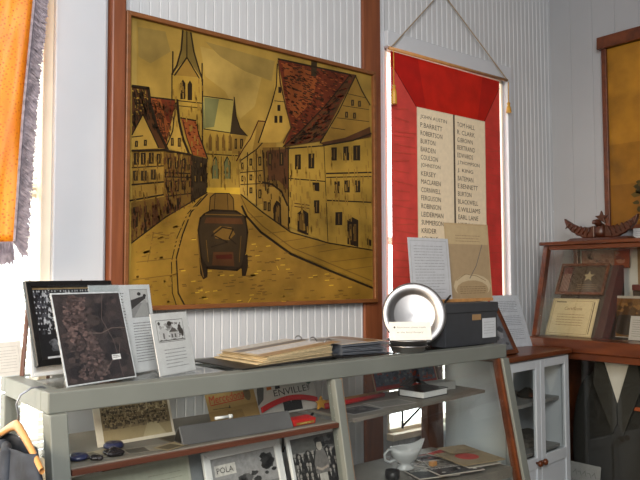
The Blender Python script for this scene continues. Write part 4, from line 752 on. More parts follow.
slant(1.628,1.662,0,.05).build('mullion', case_m, dc, bev=.004, world=True)
slant(CX1-.058,CX1-.046,.012,.05).build('inner_batten', mahog_m, dc, world=True)
slant(1.6655,1.6735,.012,.05).build('inner_batten', mat('bare batten wood', (150,124,100), .5), dc, world=True)
cb('post', case_m, CX0,CX0+.05,CB-.05,CB,.45,zt)
cb('post', dbrown_m, CX1-.075,CX1,CB-.05,CB,.45,zt)
M().prism([(fy(.0)+.03,0),(CB,0),(CB,.45),(fy(.45),.45)], CX0, CX1, 'x').build('base_cabinet', case_m, dc, bev=.004, world=True)
cb('deck', shelft_m, CX0+.051,CX1-.06,fy(.66)+.065,CB-.052,.645,.67,bev=.001)
slant_front = M().prism([(fy(.66)+.04,.63),(fy(.66)+.064,.63),(fy(.66)+.064,.672),(fy(.66)+.04,.672)], CX0+.06,CX1-.065,'x'); slant_front.build('deck_edge', shelft_m, dc, world=True)
cb('shelf', shelft_m, CX0+.055,1.626,-.60,-.18,.970,.9865,bev=.001)
cb('shelf_edge', shelf_m, CX0+.055,1.626,-.612,-.6005,.968,.984,bev=.001)
M().prism([(1.70,-.60),(2.585,-.50),(2.585,-.30),(1.70,-.22)], .975,.9865,'z').build('shelf', shelft_m, dc, bev=.001, world=True)
M().prism([(1.70,-.606),(2.585,-.506),(2.585,-.501),(1.70,-.602)], .974,.9855,'z').build('shelf_edge', shelft_m, dc, world=True)
for x in (1.72,2.42): M().tube([(x,-.15,.78),(x,-.15,.968)], .006, 6).tube([(x,-.15,.79),(x,-.35,.969)], .005, 6).build('shelf_bracket', iron_m, dc, world=True)
def pane(x0,x1):
    return M().prism([(fy(.48)+.022,.48),(fy(.48)+.026,.48),(fy(zt-.001)+.026,zt-.001),(fy(zt-.001)+.022,zt-.001)], x0, x1, 'x')
pane(CX0+.052,1.626).build('front_glass', glass_m, dc, world=True)
pane(1.676,CX1-.06).build('front_glass', glass_m, dc, world=True)
cb('top_glass', gtop_m, CX0+.052,CX1-.052,CF+.062,CB-.052,CT-.012,CT-.004,bev=0)
for x in (CX0+.02,CX1-.024):
    M().prism([(fy(.5)+.065,.5),(CB-.055,.5),(CB-.055,zt-.002),(CF+.09,zt-.002)], x, x+.004, 'x').build('end_glass', glass_m, dc, world=True)
TZ = CT+.0005

# ------------------------------------------------------------------ things on top of the case
GREY = (120,116,110)
# easel and black framed photograph
es = thing('table_easel', 'small brown wooden easel holding the black framed photograph', 'easel', (.80,-.17,CT-.003))
for s_ in (-1,1): M().tube([(s_*.12,-.01,.001),(s_*.085,.045,.285)], .007, 6).build('leg', dbrown_m, es)
M().tube([(0,.115,.006),(0,.052,.27)], .006, 6).build('rear_leg', dbrown_m, es)
M().box(.035,.125,-.085,-.02,.022,.031).build('ledge', dbrown_m, es)
M().tube([(-.09,.046,.27),(.09,.046,.27)], .006, 6).build('top_bar', dbrown_m, es)
for s_ in (-1,1): M().lathe([(.004,.28),(.008,.287),(.004,.296),(.001,.304)], 10, (s_*.085,.045,0)).build('finial', dbrown_m, es, smooth=True)
bf = thing('framed_photograph', 'black framed photograph of a crowd leaning on the small easel at the case left end', 'framed photo', (.853,-.215,CT+.031), 19, 15)
ring(.345, .272, .021, -.018, 0).build('picture_frame', blackf_m, bf, bev=.003)
a = Art(306, 232, (32,32,35), 1)
a.rect((176,150,110), 0,226,306,232)
a.crowd(6,72,300,222, 8, 26, (26,26,30), (176,178,182), 5, (70,72,78)).blobs([(22,22,25),(40,40,44),(60,60,66)],6,72,300,222,140,4,10,8)
a.blobs([(80,82,88),(120,122,128),(200,202,206),(24,24,28)], 20,10,262,70, 30, 8,22, 3).rect((210,212,215), 28,3,300,9)
a.build('print', photo_m, bf, loc=(0,-.006,.02))
# aerial photograph in an acrylic stand
ap = thing('aerial_photograph', 'dark brown aerial photograph in a clear acrylic stand at the left front of the case', 'photograph', (.821,-.485,TZ), 16.4, 18)
a = Art(250, 276, (224,226,228), 1.2)
a.rect((62,54,54), 5,4,246,272)
a.blobs([(50,44,46),(72,62,60),(58,50,50),(44,40,42),(80,68,66)], 5,4,246,272, 150, 8,30, 3)
for i in range(46):
    t = i/45; a.blobs([(98,82,80),(86,72,70),(114,94,90),(78,66,64),(68,58,58)], 50+20*math.sin(t*7)-14, 6+t*240, 128+20*math.sin(t*5+1)+14*(1-t), 32+t*238, 9, 4,11, i+5)
a.line((112,98,92), 2.2, [(100,150),(150,146),(190,160),(244,158)]).line((112,98,92), 2, [(130,20),(170,60),(196,64),(210,110)]).line((98,86,82), 2, [(180,270),(160,190),(190,120),(200,6)])
a.rect((232,232,230), 172,62,204,78).lines((90,90,90), 175,66,201,76, 2)
a.build('print', photo_m, ap)
M().box(-.127,.127,-.0028,-.0012,0,.30).box(-.127,.127,.0012,.0035,0,.30).box(-.127,.127,-.006,.05,0,.0022).build('acrylic_stand', acryl_m, ap)
# typed sheet with street photo
dsh = thing('document_sheet', 'white typed sheet with a street photo behind the dark aerial photograph', 'document', (.955,-.378,TZ), 23.4, 10)
a = Art(277, 287, (222,224,226), 1)
a.rect((150,150,150), 176,178,262,272)
a.rect((196,196,194), 178,226,260,270).poly((64,64,66), (178,222),(178,206),(232,232),(250,240),(250,250),(215,244),(178,236)).ell((50,50,52), 220,256,9,6).ell((50,50,52), 246,250,8,5).poly((172,172,170), (186,180),(258,180),(250,236),(240,236))
a.lines((130,130,134), 176,30,262,164, 15, 2.6, 3)
a.lines((120,120,124), 20,30,150,264, 24, 2.4, 8)
a.build('print', paper_m, dsh)
M().box(-.138,.138,-.003,-.0018,0,.287).box(-.138,.138,.0012,.003,0,.287).box(-.138,.138,.0,.055,0,.0022).build('acrylic_stand', acryl_m, dsh)
# card with a drawing of a house
ch = thing('drawing_card', 'white card with an ink drawing of a house and handwriting, right of the aerial photograph', 'card', (1.08,-.46,TZ), 23.3, 13)
a = Art(180, 197, (226,226,224), 1.5)
a.line((90,88,86), 1.6, [(22,104),(152,104),(152,174),(22,174),(22,104)])
a.blobs([(150,148,146),(176,174,172),(120,118,116)], 26,108,148,168, 60, 4,9, 3).poly((214,212,210), (30,112),(30,138),(50,152),(72,138),(72,112)).rect((120,118,116), 46,114,54,132).poly((96,94,92), (76,134),(98,150),(122,134)).poly((204,202,200), (80,112),(80,134),(118,134),(118,112)).rect((110,108,106), 86,116,94,128).rect((110,108,106), 102,116,110,128)
a.ell((60,58,56), 84,162,11,8).ell((70,68,66), 132,142,9,16).ell((70,68,66), 142,130,7,14).ell((84,82,80), 34,164,6,6).rect((90,88,86), 24,107,150,110)
a.lines((140,140,142), 40,18,150,84, 6, 2.2, 6)
a.build('print', paper_m, ch)
M().box(-.091,.091,-.0034,-.0022,0,.2).box(-.091,.091,.0016,.0032,0,.2).box(-.091,.091,0,.05,0,.0022).build('acrylic_stand', acryl_m, ch)
# pale papers at far left
a = Art(100, 108, (226,222,214), 1); a.line((196,192,184), 1.5, [(16,12),(88,12),(88,92),(16,92),(16,12)]).lines((190,186,180), 22,20,82,84, 7, 2, 2)
tag(a.build('paper_sheet', paper_m, None, (.650,-.165,TZ), 17, 15), 'small pale paper leaning at the far left end of the case top', 'paper')
wf = thing('small_white_frame', 'white framed sheet behind and below the black framed photograph', 'frame', (.748,-.235,TZ), 14, 8)
ring(.13, .125, .012, -.006, 0).build('picture_frame', white_p, wf, bev=.002)
a = Art(108, 103, (226,224,220), 1); a.lines((200,198,194), 10,10,98,93, 9, 2, 4); a.build('print', paper_m, wf, loc=(0,-.003,.011))

# open ring binder album
al = thing('ring_binder_album', 'thick open ring binder album of photographs lying on the case top', 'album', (1.69,-.36,TZ), 1.5)
def slab(m, x0,x1,y0,y1, zl, zr, t): return m.hexa([(x0,y0,zl),(x1,y0,zr),(x1,y1,zr),(x0,y1,zl),(x0,y0,zl+t),(x1,y0,zr+t),(x1,y1,zr+t),(x0,y1,zl+t)])
slab(M(), -.42,.0,-.165,.155, .0,.012,.004).build('cover', binder_m, al, bev=.001)
slab(M(), .04,.312,-.165,.155, .004,.0,.004).build('cover', binder_m, al, bev=.001)
M().box(-.001,.041,-.155,.155,.005,.012).build('spine', binder_m, al, bev=.001)
m = M(); Z_ = .006
R = random.Random(9)
for k in range(11):
    x0 = -.335+R.uniform(-.012,.014)+k*.004; slab(m, x0,-.006,-.14+R.uniform(-.006,.004),.142,.0055+k*.0026,.016+k*.0040,.0018)
m.build('page', pages_m, al)
m = M()
for k in range(9): slab(m, .046,.292+R.uniform(-.01,.012)-k*.002,-.14+R.uniform(-.006,.004),.142,.012+k*.0046,.0055+k*.0056,.002)
m.build('page', binderw_m, al)
def album_page(x0, x1, zl, zr, cols, seed):
    W_ = int((x1-x0)*1000); a = Art(W_, 280, (198,178,142), .6, x0=0)
    for c,x,z,w,h in cols: a.rect(c, x,z,x+w,z+h)
    o = a.build('page', photo_m, al); ang = math.atan2(zr-zl, x1-x0)
    o.matrix_basis = Matrix.Translation((x0,-.14,zl)) @ Matrix.Rotation(-ang,4,'Y') @ Matrix.Rotation(RAD(-90),4,'X')
album_page(-.318,-.004,.0345,.0588, [((172,136,88),0,0,366,12),((150,120,84),0,12,366,40),((196,196,196),20,60,300,90),((104,92,80),10,160,330,50),((190,186,178),60,214,250,60)], 1)
album_page(.046,.290,.0515,.0530, [((190,190,192),6,10,232,262),((126,92,56),150,14,84,250),((150,146,140),20,30,120,220),((98,84,66),34,150,90,80)], 2)
for y in (-.09,.0,.09):
    M().tube([(.02+.022*math.cos(t*math.pi/8), y, .046+.026*math.sin(t*math.pi/8)) for t in range(-3,12)], .0022, 6).build('ring', alu_m, al, smooth=True)
M().box(.008,.032,-.135,.135,.0121,.017).build('ring_plate', alu_m, al, bev=.001)

# aluminium plate on a wire stand, caption card, dishes
pl = thing('aluminium_plate', 'round shiny aluminium plate propped upright beside the charcoal box', 'plate', (2.19,-.455,TZ+.012), -38, 14)
r = .137
M().lathe([(.0005,.006),(.085,.006),(.092,.004),(.098,-.006),(.128,-.010),(.134,-.008),(.137,-.004),(.134,-.0055),(.127,-.0075),(.099,-.003),(.094,.007),(.087,.009),(.0005,.009)], 72, (0,0,r), 'y').build('dish_face', spun_m, pl, smooth=True)
pst = thing('plate_stand', 'dark wire stand under the round aluminium plate', 'stand', (2.19,-.455,TZ), -38)
for s_ in (-1,1): M().tube([(s_*.05,-.045,.02),(s_*.05,-.04,.006),(s_*.05,.02,.004),(s_*.05,.085,.003),(s_*.035,.05,.12)], .003, 6).build('wire', iron_m, pst, smooth=True)
M().tube([(-.05,.085,.003),(.05,.085,.003)], .003, 6).build('wire', iron_m, pst)
a = Art(172, 74, (226,226,220), .8); a.text('Aluminum plates made', (96,92,90), 30,46,120,9, slant=.2); a.text('at the local factory', (96,92,90), 30,26,108,9, slant=.2); a.ell((60,60,60), 22,52,4,4)
o = a.build('caption_card', paper_m, None, (2.066,-.545,TZ+.052), -32, 14); tag(o, 'white caption card leaning against the round aluminium plate', 'card')
for i,(x,y,z,r,h) in enumerate(((2.095,-.50,TZ,.082,.028),(2.10,-.497,TZ+.0285,.090,.022))):
    d = M().lathe([(.0005,z),(r*.72,z),(r*.8,z+.003),(r*.86,z+h*.7),(r*.98,z+h*.86),(r,z+h),(r*.97,z+h),(r*.84,z+h*.76),(r*.77,z+.006),(.0005,z+.005)], 56, (x,y,0)).build('aluminium_dish', alu_m, None, smooth=True)
    tag(d, ('lower of the two shallow aluminium dishes stacked in front of the round plate','upper of the two shallow aluminium dishes, under the caption card')[i], 'dish', 'shallow aluminium dishes')
# charcoal box
bx = thing('archive_box', 'charcoal grey lidded archive box with white label at the case right end', 'box', (2.50,-.36,TZ), 1)
M().box(-.185,.185,-.145,.14,0,.15).build('body', boxg_m, bx, bev=.003)
M().box(-.19,.19,-.15,.145,.145,.188).build('lid', boxg_m, bx, bev=.004)
a = Art(100, 88, (198,204,210), .6); a.lines((150,156,164), 12,14,88,76, 5, 2, 3); a.build('paper_label', paper_m, bx, loc=(.122,-.1462,.028))
M().box(.0,.062,-.1475,-.1452,.11,.136).build('label_holder', mat('tan label holder', (150,120,84), .5), bx, bev=.001)
# sheets standing on the box
lh = thing('wooden_ledge', 'pale wooden ledge on the charcoal box holding two sheets upright', 'ledge', (2.52,-.37,TZ+.188))
M().prism([(-.035,0),(.035,0),(.035,.014),(.008,.014),(.008,.008),(-.012,.008),(-.012,.014),(-.035,.014)], -.27,.27,'x').build('groove_block', hang_m, lh, bev=.001)
a = Art(262, 285, (186,190,196), 1.2); a.line((150,152,156), 2, [(14,10),(248,10),(248,272),(14,272),(14,10)]).lines((140,144,150), 34,30,230,254, 17, 2.6, 5)
tag(a.build('printed_sheet', paper_m, None, (2.40,-.366,TZ+.197), -2, 5), 'grey printed sheet standing above the aluminium plate in front of the red banner', 'document')
bs = thing('mounted_drawing', 'tan sheet with a faint drawing standing on the charcoal box before the red banner', 'drawing', (2.665,-.372,TZ+.197), -4, 4)
a = Art(300, 362, (176,154,118), 1.2)
a.poly((160,140,110), (8,6),(292,6),(292,262),(8,262)).poly((182,162,126), (8,262),(292,262),(292,354),(8,354))
a.ell((186,170,140), 165,62,128,58).ell((158,138,106), 165,46,110,44).line((110,104,96), 5, [(150,100),(200,160),(250,262)]).line((130,112,84), 3, [(60,90),(120,120),(200,110),(260,86)]).lines((120,100,74), 80,24,260,64, 4, 3, 3).lines((130,110,84), 70,270,240,310, 3, 2.4, 7)
a.build('print', paper_m, bs)
tag(M().tube([(2.375,-.46,TZ+.1885+.006),(2.445,-.43,TZ+.1885+.03)], .005, 8).build('black_pen', blackp_m, smooth=True), 'black pen resting on the charcoal box behind the aluminium plate', 'pen')
# ------------------------------------------------------------------ inside the case, upper shelf
SZ = .987
sp = thing('mounted_photograph', 'sepia group photograph on cream mount leaning on the upper shelf at the case left end', 'photograph', (.962,-.42,SZ), 2, 22)
a = Art(262, 140, (216,206,188), 2)
a.rect((128,112,84), 22,10,254,140).rect((150,134,100), 22,10,254,46).poly((172,158,124), (150,10),(232,10),(205,52),(172,52))
a.crowd(26,48,250,132, 6, 26, (74,62,46), (176,160,126), 8, (130,112,84)).blobs([(64,54,40),(150,134,100),(104,90,64),(128,112,84)],26,44,250,136,420,2,6,4).rect((206,196,176), 0,0,262,9)
a.build('print', paper_m, sp)
R = random.Random(5)
for i,(x,y,yaw,w,h,c,lab) in enumerate(((.80,-.50,12,110,80,(156,146,124),'small tan clipping at the left end of the upper shelf'),(.93,-.535,-6,120,70,(140,134,122),'grey clipping under the shiny specimens on the upper shelf'),(1.12,-.47,4,190,90,(104,92,74),'long brown photograph strip lying in front of the sepia photograph'),(1.02,-.55,20,120,60,(150,136,108),'tan clipping at the shelf edge by the long grey name block'))):
    a = Art(w,h,c,.5); a.rect(tuple(int(v*.6) for v in c), 6,6,w*.55,h-8).lines(tuple(int(v*.55) for v in c), w*.6,8,w-6,h-8, 6, 2, i)
    o = a.build('newspaper_clipping', paper_m); tag(o, lab, 'clipping')
    o.matrix_basis = Matrix.Translation((x,y,SZ+.0005+.0006*i)) @ Matrix.Rotation(RAD(yaw),4,'Z') @ Matrix.Translation((0,-h/2000,0)) @ Matrix.Rotation(RAD(-90),4,'X')
spec_m = mat('dark mineral', (46,42,46), .2, .3, var=.3, scale=60)
blue_m = mat('dark blue enamel', (38,44,78), .3, var=.1)
for i,(x,y,r,hh,mm,lab) in enumerate(((.735,-.525,.028,.012,blue_m,'flat dark blue disc at the left end of the upper shelf'),(.865,-.46,.030,.014,blue_m,'flat dark blue disc beside the sepia photograph'),(.83,-.545,.026,.012,spec_m,'lumpy dark shiny rock on the upper shelf, larger of the pair'),(.77,-.565,.018,.010,spec_m,'lumpy dark shiny rock on the upper shelf, smaller of the pair'))):
    m = M()
    if mm is blue_m: m.lathe([(.0005,0),(r,0),(r,hh*.5),(r*.8,hh),(r*.3,hh),(.0005,hh*.7)], 24)
    else:
        bmesh.ops.create_icosphere(m.bm, subdivisions=3, radius=r)
        for v in m.bm.verts:
            k = 1+.22*math.sin(v.co.x*170+i)*math.cos(v.co.y*190)+.1*math.sin(v.co.z*260); v.co *= k; v.co.z = max(v.co.z*.6, -hh*.3)
        z0 = min(v.co.z for v in m.bm.verts)
        for v in m.bm.verts: v.co.z -= z0
    for v in m.bm.verts: v.co += Vector((x,y,SZ+.004))
    tag(m.build('enamel_disc' if mm is blue_m else 'rock_specimen', mm, smooth=True), lab, 'disc' if mm is blue_m else 'rock')
# long triangular name block
pr = thing('name_block', 'long grey triangular name block lying along the upper shelf', 'name plate', (1.245,-.542,SZ+.0005), -2)
M().prism([(-.035,0),(.035,0),(.004,.052),(-.004,.052)], -.205,.205,'x').build('block', grey_m, pr, bev=.002)
M().prism([(-.026,.006),(.026,.006),(.0,.044)], -.2065,-.2045,'x').build('end_recess', blackp_m, pr)
pn = M().tube([(1.175,-.527,SZ+.058),(1.225,-.529,SZ+.058)], .005, 8)
pn.tube([(1.225,-.529,SZ+.058),(1.237,-.5295,SZ+.058)], .007, 8); tag(pn.build('marker_pen', white_p, smooth=True), 'short white marker resting on top of the long grey name block', 'pen')
# yellowed poster
po = thing('yellowed_poster', 'yellowed paper with red title lettering leaning behind the long grey name block', 'poster', (1.35,-.385,SZ), 5, 24)
a = Art(215, 128, (176,146,92), .8)
a.poly((160,130,80), (0,0),(215,0),(215,62),(0,50)).text('Mercedonal', (186,44,26), 12,76,160,28, slant=.12, rot=3).line((186,44,26), 3, [(14,72),(160,80)]).text('August', (186,60,36), 56,110,54,9)
a.ell((120,104,76), 180,96,16,26).ell((96,84,64), 180,112,10,9).lines((96,80,54), 20,52,90,62, 1, 3).poly((90,76,52), (86,54),(96,54),(92,66)).poly((140,112,66), (70,4),(150,4),(140,44),(80,44))
a.build('print', paper_m, po)
# cut-out placard with red arch
vp = thing('town_placard', 'white placard with dark capital letters over a red arch on the upper shelf', 'placard', (1.60,-.36,SZ), 2, 18)
a = Art(290, 140, (198,196,190), 1.2)
a.poly((92,92,90), (6,40),(34,60),(44,100),(36,140),(20,130),(10,90)).poly((196,110,44), (56,92),(80,94),(78,128),(58,124)).poly((46,46,52), (96,92),(120,94),(118,122),(98,122)).ell((48,84,70), 262,116,18,20).line((60,60,60), 3, [(262,98),(258,76)])
a.text('ENVILLE!', (46,46,46), 86,66,170,24, rot=2).rect((36,36,36), 120,6,210,40).ell((60,60,60), 140,42,18,8).ell((44,44,44), 184,44,22,10)
a.build('print', paper_m, vp)
m = M(); A = []
for k in range(15):
    t = k/14; A.append((-.135+.27*t, .000+.042*math.sin(math.pi*(.10+.74*t))))
m.prism(A+[(x,z+.020) for x,z in reversed(A)], -.016,-.006, 'y'); m.build('red_arch', red_m, vp, bev=.002)
tag(M().prism([(math.cos(math.pi/2+k*math.pi/5)*(.028 if k%2==0 else .014)+1.705, math.sin(math.pi/2+k*math.pi/5)*(.028 if k%2==0 else .014)+SZ+.03) for k in range(10)], -.42,-.41,'y').build('gold_star', yellow_m, bev=.002), 'small gold star standing at the end of the red arch behind the case mullion', 'star')
rb_ = thing('red_packet', 'bright red flat packet at the front edge of the upper shelf beside the name block', 'packet', (1.49,-.565,SZ), 3)
M().hexa([(-.035,-.008,.0),(.06,-.012,0),(.055,.035,0),(-.03,.035,0),(-.038,-.01,.022),(.062,-.014,.02),(.06,.03,.026),(-.034,.03,.026)]).build('packet', red_m, rb_, bev=.003)
a = Art(80, 8, (150,110,40), .3); a.text('SWEETS', (236,200,120), 16,1.5,46,5); a.build('band', paper_m, rb_, loc=(.012,-.0145,.005))
# right-hand shelf
def flat(name, label, cat, x,y,z,yaw,w,h,draw,base,group=None,thick=.6,tilt=0):
    a = Art(w,h,base,thick); draw(a)
    o = a.build(name, paper_m); tag(o,label,cat,group)
    o.matrix_basis = Matrix.Translation((x,y,z)) @ Matrix.Rotation(RAD(yaw),4,'Z') @ Matrix.Rotation(RAD(tilt),4,'X') @ Matrix.Translation((0,-h/2000,0)) @ Matrix.Rotation(RAD(-90),4,'X')
    return o
flat('photo_print', 'dark grey photograph lying at the left end of the right-hand shelf', 'photograph', 1.83,-.49,SZ+.001,4,170,120, lambda a: a.rect((58,58,60),10,10,160,110).blobs([(90,90,92),(34,34,36)],10,10,160,110,16,8,24), (150,150,148))
flat('photo_print', 'pale grey sheet lying on the right-hand shelf beside the white book', 'photograph', 2.02,-.47,SZ+.001,-4,190,120, lambda a: a.rect((130,128,124),8,8,182,112).lines((100,98,94),20,20,170,100,6,3), (168,164,158))
for i,(y,z,c,lab) in enumerate(((-.36,.012,hang_m,'cream wooden rod lying at the back of the right-hand shelf'),(-.40,.012,red_m,'red painted rod lying on the right-hand shelf in front of the cream rod'))):
    tag(M().tube([(1.74,y,SZ+z),(2.10,y+.05,SZ+z-.002)], [.011,.009], 10).build('wooden_rod', c, smooth=True), lab, 'rod')
wb = thing('white_book', 'white edged book with black cover lying on the right-hand shelf', 'book', (2.27,-.425,SZ), 6)
M().box(-.085,.085,-.06,.065,.003,.028).build('page_block', white_p, wb, bev=.001)
M().box(-.09,.09,-.063,.068,.0,.003).box(-.09,.09,-.063,.068,.028,.031).box(-.09,.09,.066,.069,.0,.031).build('cover', blackp_m, wb, bev=.001)
bxw = thing('small_open_box', 'small pale grey open box standing behind the white book', 'box', (2.44,-.36,SZ), -5)
M().box(-.07,.07,-.035,.035,0,.003).box(-.07,.07,-.035,-.032,.003,.035).box(-.07,.07,.032,.035,.003,.035).box(-.07,-.067,-.032,.032,.003,.035).box(.067,.07,-.032,.032,.003,.035).build('tray', mat('pale grey card', (176,176,172), .6, var=.04), bxw)
m = M()
m.grid([[(2.21+.012*j, -.395+.01*i, SZ+.0325+.028*math.exp(-((j-5)/3.5)**2)*(1+.25*math.sin(i*2.1+j))) for j in range(11)] for i in range(7)])
tag(m.build('black_cloth', blackp_m, smooth=True, solid=.002), 'crumpled black cloth lying on the white book', 'cloth')
rbp = thing('patterned_print', 'red bordered print with grey blue pattern leaning at the back of the right-hand shelf', 'print', (2.37,-.24,SZ), 3, 17)
a = Art(440, 125, (176,150,120), 1.5)
a.rect((150,40,36), 6,6,434,120).rect((74,82,98), 12,24,428,114).blobs([(54,60,74),(112,116,124),(140,60,54),(84,92,110)], 12,24,428,114, 160, 4,14, 2).rect((176,36,32), 6,8,434,18)
a.build('print', paper_m, rbp)
# lower deck: framed and mounted pictures leaning back
DZ = .6705
pf = thing('framed_photograph', 'white framed landscape photograph with POLA sign leaning on the lower deck of the case', 'framed photo', (1.285,-.60,DZ), 4, 17)
ring(.315, .285, .026, -.01, .004).build('picture_frame', white_p, pf, bev=.003)
a = Art(264, 234, (120,120,120), 1)
a.rect((150,150,150), 0,130,264,234).poly((84,84,84), (0,0),(264,0),(264,110),(200,128),(120,100),(60,122),(0,112)).rect((206,204,198), 14,178,96,212).text('POLA', (40,40,40), 22,186,64,18)
a.blobs([(54,54,54),(70,70,70),(98,98,98)], 90,100,200,176, 22, 8,22, 3).blobs([(36,36,36),(52,52,52)], 196,150,262,232, 22, 8,24, 4).ell((30,30,30), 190,70,60,44).ell((58,58,58), 190,80,40,26).blobs([(60,60,60),(104,104,104)], 4,6,140,100, 24, 8,20, 5)
a.build('print', photo_m, pf, loc=(0,-.002,.025))
cf = thing('framed_photograph', 'white bordered group photograph with a man in pale trousers in front, on the lower deck', 'framed photo', (1.588,-.60,DZ), 3, 17)
ring(.262, .287, .014, -.01, .004).build('picture_frame', white_p, cf, bev=.003)
a = Art(236, 260, (130,130,128), 1)
a.rect((168,168,164), 0,0,236,40).rect((92,92,90), 0,210,236,260).blobs([(40,40,40),(60,60,60)], 100,205,236,258, 18, 8,20, 3)
a.poly((32,32,32), (0,48),(236,46),(236,196),(214,214),(190,200),(170,218),(146,206),(120,214),(96,202),(74,216),(50,200),(26,212),(0,196)).blobs([(24,24,24),(44,44,44),(60,58,56)],0,48,236,210,160,4,12,4)
Q = random.Random(6)
for r_,(zz,nn) in enumerate(((200,11),(168,10),(136,11))):
    for k in range(nn):
        hx = 10+k*22+Q.uniform(-6,6)+6*(r_%2); hz = zz+Q.uniform(-6,6)
        a.ell((150,146,140), hx,hz,5.5,7, 9, lift=(k==0)); a.poly((170,168,162), (hx-3,hz-8),(hx+3,hz-8),(hx,hz-24), lift=False)
        if k%3 == 0: a.rect((88,86,82), hx-7,hz-60,hx+5,hz-30, lift=False)
a.poly((186,184,178), (112,30),(124,30),(128,110),(134,30),(148,30),(148,130),(110,130)).poly((112,110,108), (100,128),(158,128),(166,160),(152,206),(112,206),(96,164)).ell((176,170,160), 132,222,13,17).rect((60,60,60), 118,234,148,240).line((160,150,140), 8, [(104,150),(126,140),(156,148)])
a.build('print', photo_m, cf, loc=(0,-.002,.013))
st_ = thing('acrylic_sign_holder', 'clear acrylic holder standing between the two white framed photographs', 'sign holder', (1.432,-.525,DZ), 0, 12)
M().box(-.03,.03,-.002,0,0,.27).box(-.03,.03,0,.05,0,.002).box(-.03,.03,-.03,-.0,.262,.264).build('holder', acryl_m, st_)
gd = thing('mounted_document', 'large pale greenish document leaning at the left end of the lower deck', 'document', (.905,-.60,DZ), 2, 17)
a = Art(370, 282, (176,178,164), 2)
a.rect((166,170,154), 8,6,362,274).rect((186,186,174), 24,14,206,216).line((206,204,196), 3, [(24,14),(206,14),(206,216),(24,216),(24,14)]).lines((140,142,128), 40,30,190,200, 12, 2.4, 3).lines((146,148,134), 226,24,346,250, 14, 2.6, 6)
a.build('print', paper_m, gd)
gf = thing('grey_mounting_board', 'blank grey board leaning behind the frame between the pale document and the POLA photograph', 'board', (1.118,-.575,DZ), 4, 17)
M().box(-.06,.06,0,.004,0,.285).build('board', mat('grey card', (132,136,138), .6, var=.04), gf)
# right half of the lower deck
gb = thing('gravy_boat', 'white china gravy boat on the lower deck in front of the window', 'gravy boat', (2.22,-.36,DZ), -8)
rows = []; n = 28
for z,rx,ry in ((0,.040,.028),(.006,.042,.03),(.014,.026,.020),(.024,.026,.020),(.04,.055,.038),(.065,.072,.046),(.09,.078,.050),(.088,.074,.046),(.066,.066,.041),(.045,.045,.03),(.036,.01,.008)):
    ringp = []
    for k in range(n+1):
        t = k*2*math.pi/n; cx = math.cos(t); sp_ = max(0,cx)**6
        up = (max(0,(z-.03)/.06))
        ringp.append((rx*cx*(1+.36*sp_*up), ry*math.sin(t)*(1-.3*sp_*up), z+up*(.028*sp_+.012*max(0,-cx)**4)))
    rows.append(ringp)
M().grid(rows).build('bowl', china_m, gb, smooth=True)
M().tube([(-.06,0,.085),(-.09,0,.092),(-.112,0,.075),(-.108,0,.05),(-.085,0,.038),(-.05,0,.045)], .0055, 8).build('handle', china_m, gb, smooth=True)
tag(M().lathe([(.0005,0),(.028,0),(.03,.006),(.031,.034),(.029,.034),(.027,.008),(.0005,.006)], 24, (2.07,-.43,DZ)).build('small_black_pot', blackp_m, smooth=True), 'small dark round pot on the lower deck left of the gravy boat', 'pot')
def cover(c, e, seed):
    def d(a): a.rect(c,4,4,a.w-4,a.h-4).blobs([e,tuple(int(v*.7) for v in c)], 8,8,a.w-8,a.h-8, 8, 10,30, seed).lines(e, 14,a.h*.72,a.w-20,a.h-12, 2, 6, seed)
    return d
PAM = ((2.37,-.38,20,150,110,(96,90,86),(170,166,160),'dark pamphlet beside the foot of the gravy boat'),
       (2.44,-.31,-12,190,120,(60,50,48),(150,60,50),'dark red and black magazine at the back of the pamphlet heap'),
       (2.52,-.33,8,140,130,(150,24,26),(190,60,50),'bright red pamphlet at the back of the pamphlet heap'),
       (2.22,-.51,-18,190,130,(70,72,74),(180,178,172),'grey magazine at the front left of the pamphlet heap'),
       (2.36,-.48,-30,190,130,(120,116,108),(60,58,56),'grey leaflet under the record sleeve in the pamphlet heap'),
       (2.31,-.555,-14,220,120,(58,56,58),(196,192,186),'dark photo booklet at the front edge of the pamphlet heap'),
       (2.45,-.565,-12,170,100,(132,126,114),(80,76,70),'tan folded leaflet at the front edge of the lower deck'))
for i,(x,y,yaw,w,h,c,e,lab) in enumerate(PAM):
    flat('pamphlet', lab, 'pamphlet', x,y,DZ+.002+i*.0045,yaw,w,h, cover(c,e,i+3), (186,180,170), 'heap of pamphlets on the lower deck', 3.5)
flat('record_sleeve', 'square tan record sleeve with a round red label on the pamphlet heap', 'record sleeve', 2.475,-.50,DZ+.0375,-12,225,210, lambda a: a.rect((138,122,94),2,2,223,208).ell((172,46,36),104,110,52,52,28).ell((150,34,28),104,110,14,14).lines((90,78,58),20,150,160,176,2,4).line((100,84,60),2,[(140,6),(178,90)]), (150,132,102), None, 4)
flat('brown_envelope', 'brown paper envelope behind the record sleeve on the lower deck', 'envelope', 2.52,-.40,DZ+.0435,-14,150,120, lambda a: a.poly((126,108,82),(4,4),(146,4),(75,64)).line((92,78,58),1.5,[(4,116),(75,60),(146,116)]), (142,124,94), None, 2)
tag(M().box(2.265,2.295,-.475,-.45,DZ+.022,DZ+.042).build('tan_block', hang_m, bev=.004), 'small tan wooden block in front of the gravy boat', 'block')

